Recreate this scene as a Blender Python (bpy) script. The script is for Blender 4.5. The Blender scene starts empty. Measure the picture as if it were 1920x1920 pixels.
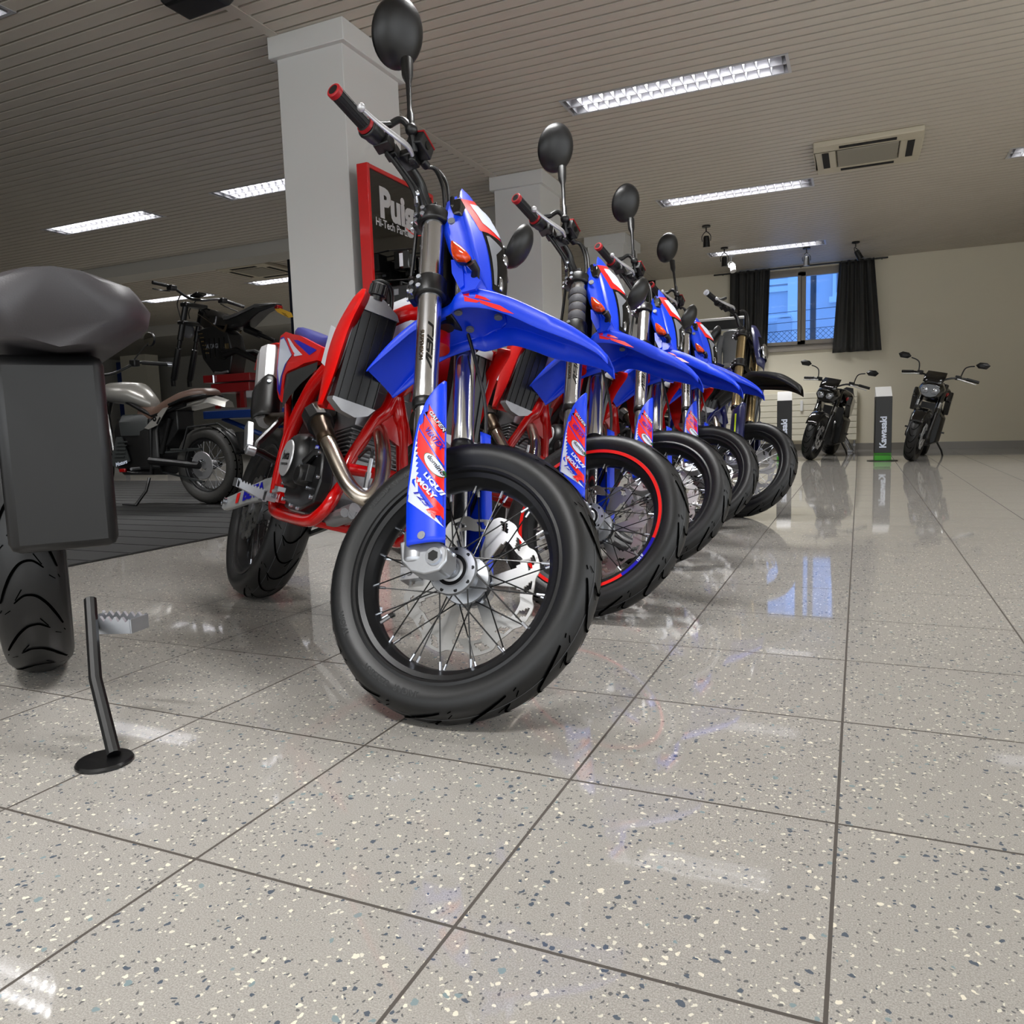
import bpy, bmesh, math, random
from mathutils import Vector, Matrix
random.seed(7)
C = bpy.context.scene.collection
PI = math.pi
V = Vector

# ------------------------------------------------------------------ helpers
def _lin(c):
    return tuple(((x / 12.92) if x <= .04045 else ((x + .055) / 1.055) ** 2.4) for x in c)

def mat(name, col, rough=.5, metal=0., coat=0., emit=None, estr=0., noise=0., bump=0., bscale=60., spec=None, trans=0., alpha=1., ior=1.5, srgb=True):
    m = bpy.data.materials.new(name); m.use_nodes = True
    nt = m.node_tree; b = nt.nodes['Principled BSDF']
    c = _lin(col) if srgb else col
    b.inputs['Base Color'].default_value = (*c, 1); b.inputs['Roughness'].default_value = rough
    b.inputs['Metallic'].default_value = metal; b.inputs['IOR'].default_value = ior
    b.inputs['Coat Weight'].default_value = coat; b.inputs['Coat Roughness'].default_value = .06
    b.inputs['Transmission Weight'].default_value = trans; b.inputs['Alpha'].default_value = alpha
    if spec is not None: b.inputs['Specular IOR Level'].default_value = spec
    if emit: b.inputs['Emission Color'].default_value = (*emit, 1); b.inputs['Emission Strength'].default_value = estr
    if noise or bump:
        tc = nt.nodes.new('ShaderNodeTexCoord'); n = nt.nodes.new('ShaderNodeTexNoise')
        n.inputs['Scale'].default_value = bscale; n.inputs['Detail'].default_value = 4
        nt.links.new(tc.outputs['Object'], n.inputs['Vector'])
        if noise:
            r = nt.nodes.new('ShaderNodeMapRange'); r.inputs['To Min'].default_value = 1 - noise; r.inputs['To Max'].default_value = 1 + noise
            mx = nt.nodes.new('ShaderNodeVectorMath'); mx.operation = 'SCALE'; mx.inputs[0].default_value = c
            nt.links.new(n.outputs['Fac'], r.inputs['Value']); nt.links.new(r.outputs['Result'], mx.inputs['Scale'])
            nt.links.new(mx.outputs['Vector'], b.inputs['Base Color'])
        if bump:
            bp = nt.nodes.new('ShaderNodeBump'); bp.inputs['Strength'].default_value = bump; bp.inputs['Distance'].default_value = .002
            nt.links.new(n.outputs['Fac'], bp.inputs['Height']); nt.links.new(bp.outputs['Normal'], b.inputs['Normal'])
    return m

def crom(pts, k=6):
    "smooth curve through points"
    P = [V(p) for p in pts]; out = []
    for i in range(len(P) - 1):
        a, b, c, d = P[max(i - 1, 0)], P[i], P[i + 1], P[min(i + 2, len(P) - 1)]
        for j in range(k):
            t = j / k
            out.append(.5 * (2 * b + (c - a) * t + (2 * a - 5 * b + 4 * c - d) * t * t + (3 * b - a - 3 * c + d) * t ** 3))
    out.append(P[-1]); return out

class M:
    "collects geometry; built as ONE mesh object"
    def __init__(s): s.v = []; s.f = []; s.mi = []
    def add(s, vs, fs, mi=0):
        o = len(s.v); s.v += [tuple(v) for v in vs]
        for f in fs: s.f.append([i + o for i in f]); s.mi.append(mi)
        return s
    def box(s, c, d, mi=0, rot=None):
        x, y, z = d[0] / 2, d[1] / 2, d[2] / 2
        vs = [V((a * x, b * y, e * z)) for a in (-1, 1) for b in (-1, 1) for e in (-1, 1)]
        if rot is not None: vs = [rot @ v for v in vs]
        vs = [v + V(c) for v in vs]
        return s.add(vs, [(0, 1, 3, 2), (4, 6, 7, 5), (0, 4, 5, 1), (2, 3, 7, 6), (0, 2, 6, 4), (1, 5, 7, 3)], mi)
    def bx(s, a, b, mi=0):
        return s.box([(p + q) / 2 for p, q in zip(a, b)], [abs(q - p) for p, q in zip(a, b)], mi)
    def loft(s, rings, mi=0, caps=True, closed=True):
        n = len(rings[0]); vs = [p for r in rings for p in r]; fs = []
        for i in range(len(rings) - 1):
            for j in range(n if closed else n - 1):
                k = (j + 1) % n
                fs.append((i * n + j, i * n + k, (i + 1) * n + k, (i + 1) * n + j))
        if caps and closed: fs += [tuple(range(n))[::-1], tuple((len(rings) - 1) * n + j for j in range(n))]
        return s.add(vs, fs, mi)
    def tube(s, path, r, n=10, mi=0, caps=True, k=0):
        if k:
            rr = r
            if not isinstance(r, (int, float)): rr = [q.x for q in crom([(x, 0, 0) for x in r], k)]
            path = crom(path, k); r = rr
        P = [V(p) for p in path]; rings = []; up = None
        for i, p in enumerate(P):
            t = (P[min(i + 1, len(P) - 1)] - P[max(i - 1, 0)]).normalized()
            if up is None:
                up = V((0, 0, 1)) if abs(t.z) < .9 else V((1, 0, 0))
            u = (up - t * up.dot(t)); u = u.normalized() if u.length > 1e-6 else t.orthogonal().normalized()
            w = t.cross(u); up = u
            q = r if isinstance(r, (int, float)) else r[i]
            rings.append([p + (u * math.cos(2 * PI * j / n) + w * math.sin(2 * PI * j / n)) * q for j in range(n)])
        return s.loft(rings, mi, caps)
    def cyl(s, a, b, r, r2=None, n=20, mi=0, caps=True):
        return s.tube([a, b], [r, r if r2 is None else r2], n, mi, caps)
    def lathe(s, prof, o=(0, 0, 0), ax='y', n=64, mi=0, wrap=False):
        "prof: (radius, height along axis)"
        rings = []
        for r, h in prof:
            ring = []
            for j in range(n):
                a = 2 * PI * j / n; c, d = r * math.cos(a), r * math.sin(a)
                p = {'y': (c, h, d), 'z': (c, d, h), 'x': (h, c, d)}[ax]
                ring.append(V(p) + V(o))
            rings.append(ring)
        if wrap: rings.append(rings[0])
        return s.loft(rings, mi, caps=False)
    def sph(s, c, r, n=16, mi=0, rot=None):
        if isinstance(r, (int, float)): r = (r, r, r)
        rings = []
        for i in range(n // 2 + 1):
            t = PI * i / (n // 2); ring = []
            for j in range(n):
                a = 2 * PI * j / n
                v = V((r[0] * math.sin(t) * math.cos(a), r[1] * math.sin(t) * math.sin(a), r[2] * math.cos(t)))
                if rot is not None: v = rot @ v
                ring.append(v + V(c))
            rings.append(ring)
        return s.loft(rings, mi, caps=False)
    def prism(s, poly, f0, f1, mi=0, side=None):
        "poly of 2D points, front face through f0, back face through f1"
        n = len(poly); vs = [f0(p) for p in poly] + [f1(p) for p in poly]
        s.add(vs, [tuple(range(n)), tuple(range(n, 2 * n))[::-1]], mi)
        return s.add(vs, [(i, (i + 1) % n, n + (i + 1) % n, n + i) for i in range(n)], mi if side is None else side)
    def xz(s, poly, y0, y1, mi=0):
        return s.prism(poly, lambda p: V((p[0], y0, p[1])), lambda p: V((p[0], y1, p[1])), mi)
    def sheet(s, poly, f, mi=0):
        return s.add([f(p) for p in poly], [tuple(range(len(poly)))], mi)
    def grid(s, rows, mi=0):
        return s.loft(rows, mi, caps=False, closed=False)
    def text(s, txt, f, size=.1, bold=0., mi=0, shear=0., align='CENTER', cuts=0):
        cu = bpy.data.curves.new('t', 'FONT'); cu.body = txt; cu.size = size; cu.offset = bold
        cu.shear = shear; cu.align_x = align; cu.align_y = 'CENTER'; cu.resolution_u = 3
        o = bpy.data.objects.new('t', cu); me = o.to_mesh()
        vs = [f((v.co.x, v.co.y)) for v in me.vertices]; fs = [tuple(p.vertices) for p in me.polygons]
        s.add(vs, fs, mi); o.to_mesh_clear(); bpy.data.objects.remove(o); bpy.data.curves.remove(cu)
        return s
    def build(s, name, mats, parent=None, mw=None, label=None, bevel=0., solid=0., sub=0, angle=35, kind=None):
        me = bpy.data.meshes.new(name); me.from_pydata(s.v, [], s.f)
        if not isinstance(mats, (list, tuple)): mats = [mats]
        for q in mats: me.materials.append(q)
        me.polygons.foreach_set('material_index', s.mi)
        bm = bmesh.new(); bm.from_mesh(me)
        bmesh.ops.remove_doubles(bm, verts=bm.verts, dist=1e-5)
        bmesh.ops.recalc_face_normals(bm, faces=bm.faces); bm.to_mesh(me); bm.free()
        me.polygons.foreach_set('use_smooth', [True] * len(me.polygons)); me.set_sharp_from_angle(angle=math.radians(angle))
        o = bpy.data.objects.new(name, me); C.objects.link(o)
        if parent is not None: o.parent = parent
        if mw is not None: o.matrix_basis = mw
        if label: o['label'] = label
        if kind: o['kind'] = kind
        if solid:
            q = o.modifiers.new('Solidify', 'SOLIDIFY'); q.thickness = solid; q.offset = 0
        if bevel:
            q = o.modifiers.new('Bevel', 'BEVEL'); q.width = bevel; q.segments = 2; q.limit_method = 'ANGLE'; q.angle_limit = math.radians(40)
        if sub:
            q = o.modifiers.new('Subdivision', 'SUBSURF'); q.levels = sub; q.render_levels = sub
        return o

def thing(name, label, cat, mw=None, group=None):
    o = bpy.data.objects.new(name, None); C.objects.link(o); o.empty_display_size = .1
    if mw is not None: o.matrix_basis = mw
    o['label'] = label; o['category'] = cat
    if group: o['group'] = group
    return o
def tag(o, label, cat, group=None):
    o['label'] = label; o['category'] = cat
    if group: o['group'] = group
    return o
def kids(o): return [q for q in bpy.data.objects if q.parent is o]
def dup(o, parent=None, skip=lambda q: False):
    c = o.copy(); C.objects.link(c); c.parent = parent
    for ch in kids(o):
        if not skip(ch): dup(ch, c, skip)
    return c
def basis(o, x, y, z):
    m = Matrix((x, y, z)).transposed().to_4x4(); m.translation = V(o); return m
def T(x, y, z=0, rz=0): return Matrix.Translation((x, y, z)) @ Matrix.Rotation(rz, 4, 'Z')
def lerp(a, b, t): return a + (b - a) * t
def interp(tab, x):
    for (x0, *a), (x1, *b) in zip(tab, tab[1:]):
        if x <= x1: 
            t = (x - x0) / (x1 - x0); t = min(max(t, 0), 1)
            return [lerp(p, q, t) for p, q in zip(a, b)]
    return list(tab[-1][1:])

# ------------------------------------------------------------------ materials
BLUE = mat('blue_plastic', (.0, .235, .88), .38, coat=.03)
RED = mat('red_plastic', (.88, .05, .03), .35, coat=.1)
REDTUBE = mat('red_painted_tube', (.74, .02, .02), .22, coat=.35)
WHITEP = mat('white_plastic', (.86, .87, .90), .3, coat=.3)
D_BLUE = mat('decal_blue', (.05, .05, .68), .35, coat=.08)
D_RED = mat('decal_red', (.92, .08, .06), .35, coat=.08)
D_WHITE = mat('decal_white', (.84, .87, .94), .35, coat=.08)
D_BLACK = mat('decal_black', (.02, .02, .025), .35)
D_GREEN = mat('decal_green', (.05, .35, .16), .35)
RUBBER = mat('tyre_rubber', (.052, .054, .059), .45, noise=.1, bscale=25)
GROOVE_SHADE = mat('tyre_groove_shade', (.01, .01, .01), .9, spec=0.)  # black strips on the tread, painted in for the shade inside grooves
MOULD = mat('tyre_mould_line', (.34, .35, .37), .5)
EMBOSS = mat('tyre_lettering', (.17, .175, .18), .45)
GRIP = mat('grip_rubber', (.05, .05, .055), .6, bump=.3, bscale=300)
BLACKP = mat('black_plastic', (.045, .045, .05), .4)
BLACKM = mat('black_metal', (.032, .032, .036), .35, coat=.1)
BLACKG = mat('black_gloss', (.02, .02, .023), .12, coat=.6)
RIMB = mat('black_anodised_rim', (.10, .10, .105), .38, metal=.3)
DARKG = mat('dark_grey_plastic', (.17, .18, .18), .45)
GREYP = mat('grey_plastic', (.45, .46, .48), .45)
ALU = mat('cast_aluminium', (.70, .71, .73), .35, metal=.85, noise=.05, bscale=90)
ALUD = mat('dull_cast_aluminium', (.62, .62, .63), .42, metal=.8, noise=.12, bscale=60)
CHROME = mat('polished_tube', (.78, .79, .82), .16, metal=1.)
FORKM = mat('brushed_fork_tube', (.84, .84, .85), .2, metal=1.)
STEEL = mat('exhaust_steel', (.74, .70, .65), .27, metal=1., noise=.12, bscale=14)
BRONZE = mat('heat_tinted_steel', (.30, .25, .20), .3, metal=.9)
ZINC = mat('zinc_bolt', (.80, .82, .86), .25, metal=1.)
DISC = mat('brake_disc_steel', (.74, .74, .74), .33, metal=1., bump=.1, bscale=400)
SILVER = mat('brushed_silver', (.78, .78, .79), .35, metal=.55)
GOLD = mat('gold_fork_tube', (.74, .66, .50), .25, metal=1.)
AMBER = mat('amber_lens', (.84, .24, .005), .15, coat=.6, noise=.5, bscale=120)
LENS = mat('headlight_glass', (.035, .04, .045), .12, spec=.35)
MIRRG = mat('mirror_glass', (.85, .86, .86), .02, metal=1.)
SEATB = mat('blue_seat_vinyl', (.16, .17, .47), .5, bump=.2, bscale=350)
SEATK = mat('black_seat_vinyl', (.05, .05, .05), .5, bump=.2, bscale=350)
SEATBR = mat('brown_leather', (.33, .25, .21), .45, bump=.2, bscale=200)
SILVP = mat('silver_paint', (.56, .55, .53), .3, metal=.35, coat=.5)
REDL = mat('red_lens', (.5, .01, .02), .15, coat=.6)
# ------------------------------------------------------------------ setting materials
H = 2.85
def N(nt, t, **kw):
    n = nt.nodes.new(t)
    for k, v in kw.items():
        if k in n.inputs: n.inputs[k].default_value = v
        else: setattr(n, k, v)
    return n
def floor_mat():
    m = bpy.data.materials.new('terrazzo_tiles'); m.use_nodes = True; nt = m.node_tree; L = nt.links.new
    b = nt.nodes['Principled BSDF']
    tc = N(nt, 'ShaderNodeTexCoord'); co = tc.outputs['Object']
    def math_(op, a, c=None, d=None):
        n = N(nt, 'ShaderNodeMath', operation=op)
        for i, q in enumerate((a, c, d)):
            if q is None: continue
            if isinstance(q, (int, float)): n.inputs[i].default_value = q
            else: L(q, n.inputs[i])
        return n.outputs[0]
    def mix(f, a, c):
        n = N(nt, 'ShaderNodeMix', data_type='RGBA')
        L(f, n.inputs[0])
        for i, q in ((6, a), (7, c)):
            if isinstance(q, tuple): n.inputs[i].default_value = (*_lin(q), 1)
            else: L(q, n.inputs[i])
        return n.outputs[2]
    wn = N(nt, 'ShaderNodeTexNoise', Scale=90., Detail=2.); L(co, wn.inputs['Vector'])
    wv = N(nt, 'ShaderNodeVectorMath', operation='SCALE', Scale=.012); L(wn.outputs['Color'], wv.inputs[0])
    wa = N(nt, 'ShaderNodeVectorMath', operation='ADD'); L(co, wa.inputs[0]); L(wv.outputs[0], wa.inputs[1])
    base = N(nt, 'ShaderNodeTexNoise', Scale=2.2, Detail=3.); L(co, base.inputs['Vector'])
    col = mix(base.outputs['Fac'], (.54, .525, .505), (.59, .573, .55))
    g = N(nt, 'ShaderNodeTexNoise', Scale=520., Detail=3., Roughness=.7); L(co, g.inputs['Vector'])
    gm = N(nt, 'ShaderNodeMapRange'); gm.inputs['From Min'].default_value = .4; gm.inputs['From Max'].default_value = .62; L(g.outputs['Fac'], gm.inputs['Value'])
    col = mix(gm.outputs[0], col, (.675, .66, .635))
    def chips(col, scale, size, thr, hi, c, off):
        ad = N(nt, 'ShaderNodeVectorMath', operation='ADD'); L(wa.outputs[0], ad.inputs[0]); ad.inputs[1].default_value = (off, off * 1.7, 0)
        v = N(nt, 'ShaderNodeTexVoronoi', Scale=scale); L(ad.outputs[0], v.inputs['Vector'])
        sp = N(nt, 'ShaderNodeSeparateColor'); L(v.outputs['Color'], sp.inputs[0])
        sz = math_('MULTIPLY_ADD', sp.outputs[1], size * .8, size * .45)
        f = math_('MULTIPLY', math_('LESS_THAN', v.outputs['Distance'], sz), math_('MULTIPLY', math_('GREATER_THAN', sp.outputs[0], thr), math_('LESS_THAN', sp.outputs[0], hi)))
        return mix(f, col, c)
    col = chips(col, 170., .32, .72, 1., (.40, .40, .40), 3.)
    col = chips(col, 150., .32, .80, 1., (.82, .80, .74), 7.)
    col = chips(col, 98., .30, .87, 1., (.87, .84, .77), 1.)
    col = chips(col, 95., .30, .80, .98, (.33, .36, .40), 5.)
    col = chips(col, 80., .30, .95, 1., (.50, .56, .57), 9.)
    sx = N(nt, 'ShaderNodeSeparateXYZ'); L(co, sx.inputs[0])
    def line(o):
        return math_('LESS_THAN', math_('ABSOLUTE', math_('SUBTRACT', math_('FRACT', math_('MULTIPLY_ADD', o, 2.5, .5 + 100)), .5)), .0058)
    gr = math_('MAXIMUM', line(sx.outputs[0]), line(sx.outputs[1]))
    col = mix(gr, col, (.27, .245, .22))
    L(col, b.inputs['Base Color'])
    rn = N(nt, 'ShaderNodeTexNoise', Scale=5., Detail=5.); L(co, rn.inputs['Vector'])
    rr = math_('MULTIPLY_ADD', rn.outputs['Fac'], .035, .022)
    L(math_('MAXIMUM', rr, math_('MULTIPLY', gr, .7)), b.inputs['Roughness'])
    bp = N(nt, 'ShaderNodeBump', Strength=.6, Distance=.002); bp.invert = True; L(gr, bp.inputs['Height']); L(bp.outputs[0], b.inputs['Normal'])
    b.inputs['IOR'].default_value = 1.56
    return m
FLOOR = floor_mat()
WALLM = mat('cream_roughcast', (.90, .875, .80), .85, bump=.5, bscale=120)
GREYW = mat('grey_painted_wall', (.70, .69, .66), .8)
COLM = mat('column_paint', (.80, .80, .79), .7, bump=.15, bscale=400)
SLAT = mat('ceiling_slat_enamel', (.755, .725, .675), .45, noise=.03, bscale=2)
SLATD = mat('ceiling_gap', (.07, .062, .055), .9)
WHITEM = mat('white_enamel', (.90, .90, .90), .35)
CREAMP = mat('cream_plastic', (.74, .71, .63), .5)
TUBE_W = 40
LOUV = mat('louvre_aluminium', (.62, .62, .64), .35, metal=.4)
LAMP = mat('fluorescent_lamp', (1, 1, 1), .5, emit=(.97, .98, 1.), estr=1.6)
CURT = mat('charcoal_curtain', (.20, .20, .195), .7, bump=.2, bscale=500)
FRAMEM = mat('window_frame_paint', (.62, .59, .55), .5)
MATM = mat('ribbed_rubber_mat', (.13, .13, .13), .5, noise=.2, bscale=6)
TILEB = mat('skirting_tile', (.52, .50, .47), .3)
FAC = mat('facade_render', (.80, .80, .80), .8)
FAC2 = mat('facade_trim', (.92, .92, .92), .7)

# ------------------------------------------------------------------ floor, walls, ceiling
M().bx((-18.2, -4.2, -.1), (4.2, 12.7, 0)).bx((-18.2, 12.7, -.1), (-9, 15.4, 0)).build('floor', FLOOR, kind='structure')
def wall(name, a, b, m=WALLM): return M().bx(a, b).build(name, m, kind='structure')
YB = 12.4
# back wall with a window opening
bw = M(); WX0, WX1, WZ0, WZ1 = -1.32, .48, 1.60, 2.80
bw.bx((-9.0, YB, 0), (WX0, YB + .3, 3)); bw.bx((WX1, YB, 0), (4.2, YB + .3, 3)); bw.bx((WX0, YB, 0), (WX1, YB + .3, WZ0)); bw.bx((WX0, YB, WZ1), (WX1, YB + .3, 3))
bw.build('wall_back', WALLM, kind='structure')
M().bx((-9.3, YB, 0), (-9.0, 15.1, 3)).build('wall_passage', GREYW, kind='structure')
M().bx((-18.2, 15.1, 0), (-9, 15.4, 3)).build('wall_far', GREYW, kind='structure')
wall('wall_left', (-18.4, -4.2, 0), (-18.1, 15.4, 3), GREYW)
fw = M()      # right-hand wall with tall shop windows towards the street
for a, b in ((-4.2, -3.4), (.6, 1.0), (4.6, 15.4)): fw.bx((4.0, a, 0), (4.3, b, 3))
fw.bx((4.0, -3.4, 0), (4.3, 4.6, .35)); fw.bx((4.0, -3.4, 2.6), (4.3, 4.6, 3))
fw.build('wall_right', WALLM, kind='structure')
ff = M()      # front wall behind the photographer, with window openings
for a, b in ((-18.2, -7), (-2.4, -2.1), (3.2, 4.2)): ff.bx((a, -4.3, 0), (b, -4.0, 3))
ff.bx((-7, -4.3, 0), (3.2, -4.0, .25)); ff.bx((-7, -4.3, 2.6), (3.2, -4.0, 3))
ff.build('wall_front', WALLM, kind='structure')
SKYBLOCK = mat('opaque_sky_blocker', (.80, .82, .84), .4)  # unseen opaque panes, added to keep blue sky light out of the openings
gz = M()
for a, b in ((-7, -2.4), (-2.1, 3.2)): gz.bx((a, -4.28, .25), (b, -4.25, 2.6))
gz.build('window_blocker_2', SKYBLOCK, kind='structure')
gz = M()
for a, b in ((-3.4, .6), (1.0, 4.6)): gz.bx((4.25, a, .35), (4.28, b, 2.6))
gz.build('window_blocker_3', SKYBLOCK, kind='structure')
M().bx((-9.0, YB - .012, 0), (4.0, YB, .1)).build('baseboard_back', TILEB, kind='structure')

FIX = [(-1.585, 4.7926), (-1.585, 7.6926), (-1.585, 10.6926), (-5.30, 5.1926), (-7.83, 5.2926), (-8.28, 8.8926), (-10.92, 9.1926),
       (-1.585, 1.8926), (-1.585, -1.0074), (1.6, 1.8926), (1.6, 4.7926), (1.6, 7.6926), (-5.3, 1.9926), (-7.83, 2.0926), (-5.3, -1.1074)]  # out-of-view fixtures: grid carried on, extra ones added for illumination
FL, FW = 1.55, .30
cl = M()
y = -4.0074 - .1
while y < 15.2:
    segs = [(-18.2, -2.755), (-2.685, 4.2)]
    for fx, fy in FIX:
        if fy - .01 < y + .05 < fy + FW:
            n = []
            for a, b in segs:
                if a < fx and fx + FL < b: n += [(a, fx), (fx + FL, b)]
                else: n.append((a, b))
            segs = n
    if y > 12.5: segs = [(-18.2, -9.1)]
    for a, b in segs:
        y0, y1 = y + .0095, y + .1 - .0095
        cl.add([(a, y0, H + .022), (a, y0, H), (a, y1, H), (a, y1, H + .022), (b, y0, H + .022), (b, y0, H), (b, y1, H), (b, y1, H + .022)],
               [(0, 4, 5, 1), (1, 5, 6, 2), (2, 6, 7, 3)], 0)
    y += .1
cl.add([(-18.3, -4.3, H + .1), (4.3, -4.3, H + .1), (4.3, 12.7, H + .1), (-9.0, 12.7, H + .1), (-9.0, 15.4, H + .1), (-18.3, 15.4, H + .1)], [(0, 1, 2, 3, 4, 5)], 1)
cl.bx((-2.752, -4, H - .004), (-2.688, YB, H + .016), 0)
cl.build('ceiling', [SLAT, SLATD], kind='structure')
M().bx((-18.2, 7.0, 2.70), (-2.78, 7.35, H)).build('trim_1', GREYW, kind='structure')
M().bx((-18.2, 11.6, 2.62), (-9.0, 15.2, H)).build('trim_2', GREYW, kind='structure')

for i, (y0, y1) in enumerate(((3.12, 3.78), (6.11, 6.70), (8.86, 9.60))):
    c = M().bx((-2.735, y0 + .035, 0), (-2.275, y1 - .035, H)); c.bx((-2.77, y0, H - .12), (-2.24, y1, H))
    o = c.build('column', COLM, kind='structure', bevel=.004)

# ------------------------------------------------------------------ recessed louvre lights
def fixture(x0, y0):
    t = thing('ceiling_light', '', 'ceiling light', T(x0, y0, H))
    L_, W_ = FL, FW; top = .085
    b = M()
    b.bx((0, 0, -.004), (L_, .012, top)); b.bx((0, W_ - .012, -.004), (L_, W_, top)); b.bx((0, .012, -.004), (.02, W_ - .012, top)); b.bx((L_ - .02, .012, -.004), (L_, W_ - .012, top))
    b.bx((0, 0, top), (L_, W_, top + .01))
    b.build('housing', SILVER, t)
    lv = M(); n = 18; x1 = .045; dx = (L_ - 2 * x1) / n
    for i in range(n + 1):
        xx = x1 + dx * i
        lv.loft([[V((xx - w, yy, z)) for (w, z) in ((-.0015, -.002), (-.006, .048), (.006, .048), (.0015, -.002))] for yy in (.014, W_ - .014)])
    for yy in (.014, W_ / 2, W_ - .014):
        lv.loft([[V((xx, yy - w, z)) for (w, z) in ((-.004, -.002), (-.022, .05), (.022, .05), (.004, -.002))] for xx in (.02, L_ - .02)])
    lv.build('louvre', LOUV, t)
    for yy in (W_ * .27, W_ * .73): M().cyl((.11, yy, .066), (L_ - .11, yy, .066), .013, n=12).build('lamp', LAMP, t)
    l = bpy.data.lights.new('tube_light', 'AREA'); l.shape = 'RECTANGLE'; l.size = L_ - .20; l.size_y = .045; l.energy = TUBE_W / 2; l.color = (1., .995, .985); l.spread = math.radians(125)
    lo = bpy.data.objects.new('tube_light', l); C.objects.link(lo); lo.parent = t; lo.location = (L_ / 2, W_ * .27, .05)
    l2 = lo.copy(); C.objects.link(l2); l2.location = (L_ / 2, W_ * .73, .05)
    return t
labs = ['nearest of the three louvred strip lights right of the white columns', 'middle of the three louvred strip lights right of the white columns',
        'farthest of the three louvred strip lights, near the curtained window', 'louvred strip light cut off by the left side of the nearest column',
        'louvred strip light at the left edge, above the black seat', 'louvred strip light just below the left ceiling cassette',
        'louvred strip light behind the handlebar of the black electric bike']
for i, (fx, fy) in enumerate(FIX):
    t = fixture(fx, fy); t['group'] = 'recessed louvred ceiling lights'
    t['label'] = labs[i] if i < len(labs) else 'unseen louvred strip light carrying on the ceiling grid for illumination'

# ------------------------------------------------------------------ air conditioners
def cassette(x, y, lab):
    t = thing('ceiling_cassette', lab, 'air conditioner', T(x, y, H), 'ceiling air conditioner cassettes')
    w = .84; f = M(); h = w / 2
    f.bx((-h, -h, -.045), (h, -h + .17, 0)); f.bx((-h, h - .17, -.045), (h, h, 0)); f.bx((-h, -h + .17, -.045), (-h + .17, h - .17, 0)); f.bx((h - .17, -h + .17, -.045), (h, h - .17, 0))
    f.build('panel', CREAMP, t, bevel=.008)
    M().bx((-h + .18, -h + .18, -.05), (h - .18, h - .18, -.01)).build('grille', mat('cassette_grille', (.55, .53, .48), .6), t, bevel=.006)
    for k in range(4):
        M().bx((-.22, -h + .06, -.05), (.22, -h + .115, -.044)).build('air_slot', SLATD, t, Matrix.Rotation(k * PI / 2, 4, 'Z'))
    return t
cassette(.44, 7.05, 'cream ceiling air conditioner on the right beside the second strip light')
cassette(-7.35, 8.2, 'cream ceiling air conditioner left of the nearest column')

# ------------------------------------------------------------------ spot lamps on the ceiling
def spot(x, y, m, lab, tilt=.2, rz=0):
    t = thing('spotlight', lab, 'spotlight', T(x, y, H, rz), 'adjustable ceiling spotlights')
    M().cyl((0, 0, 0), (0, 0, -.018), .05).cyl((0, 0, -.018), (0, 0, -.07), .008).build('mount', m, t)
    R_ = Matrix.Translation((0, 0, -.10)) @ Matrix.Rotation(tilt, 4, 'X')
    b = M().lathe([(.0, .055), (.03, .05), (.036, .03), (.04, -.06), (.044, -.075), (.036, -.075), (.03, -.05), (0, -.045)], (0, 0, -.07), 'z', 20)
    b.build('lamp_head', m, t, R_)
    y_ = M().tube([(-.048, 0, -.08), (-.05, 0, -.02), (0, 0, .03), (.05, 0, -.02), (.048, 0, -.08)], .005, 8, k=5); y_.build('yoke', m, t, R_)
    M().cyl((0, 0, -.14), (0, 0, -.143), .034).build('lens', SILVER, t, R_)
spot(-1.30, 9.07, BLACKM, 'black spotlight hanging alone in front of the farthest strip light', .15)
spot(-1.30, 10.45, BLACKM, 'black spotlight in front of the left end of the farthest strip light', .1)
spot(-1.30, 11.07, SILVER, 'white spotlight beside the left end of the farthest strip light', -.5, .6)
spot(-.29, 11.08, BLACKM, 'black spotlight hanging above the bare window between the curtains', .05)
spot(.33, 11.06, BLACKM, 'black spotlight tilted to the side near the right curtain', .5, -1.2)

# ------------------------------------------------------------------ window, curtains, street
GLASS = bpy.data.materials.new('window_glass'); GLASS.use_nodes = True
nt = GLASS.node_tree; nt.nodes.clear(); o_ = N(nt, 'ShaderNodeOutputMaterial'); mx = N(nt, 'ShaderNodeMixShader'); mx.inputs[0].default_value = .035
tr = N(nt, 'ShaderNodeBsdfTransparent'); gl = N(nt, 'ShaderNodeBsdfGlossy'); gl.inputs['Roughness'].default_value = .02; tr.inputs[0].default_value = (.9, .95, 1, 1)
nt.links.new(tr.outputs[0], mx.inputs[1]); nt.links.new(gl.outputs[0], mx.inputs[2]); nt.links.new(mx.outputs[0], o_.inputs[0])
wf = M(); yw = YB + .05
wf.bx((WX0, yw, WZ0), (WX1, yw + .07, WZ0 + .05)); wf.bx((WX0, yw, WZ1 - .05), (WX1, yw + .07, WZ1)); wf.bx((WX0, yw, WZ0), (WX0 + .05, yw + .07, WZ1)); wf.bx((WX1 - .05, yw, WZ0), (WX1, yw + .07, WZ1))
win = wf.build('window_1', FRAMEM, kind='structure', bevel=.005)
for a, b in ((WX0 + .05, -.44), (-.44, WX1 - .05)):
    s_ = M(); y0 = yw - .025; q = .055
    if a > -.5: q = .065
    s_.bx((a, y0, WZ0 + .05), (b, y0 + .06, WZ0 + .05 + q)); s_.bx((a, y0, WZ1 - .05 - q), (b, y0 + .06, WZ1 - .05)); s_.bx((a, y0, WZ0 + .05), (a + q, y0 + .06, WZ1 - .05)); s_.bx((b - q, y0, WZ0 + .05), (b, y0 + .06, WZ1 - .05))
    sa = s_.build('sash', FRAMEM, win, bevel=.004)
    M().bx((a + q, y0 + .03, WZ0 + .05 + q), (b - q, y0 + .034, WZ1 - .05 - q)).build('pane', GLASS, sa)
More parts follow.
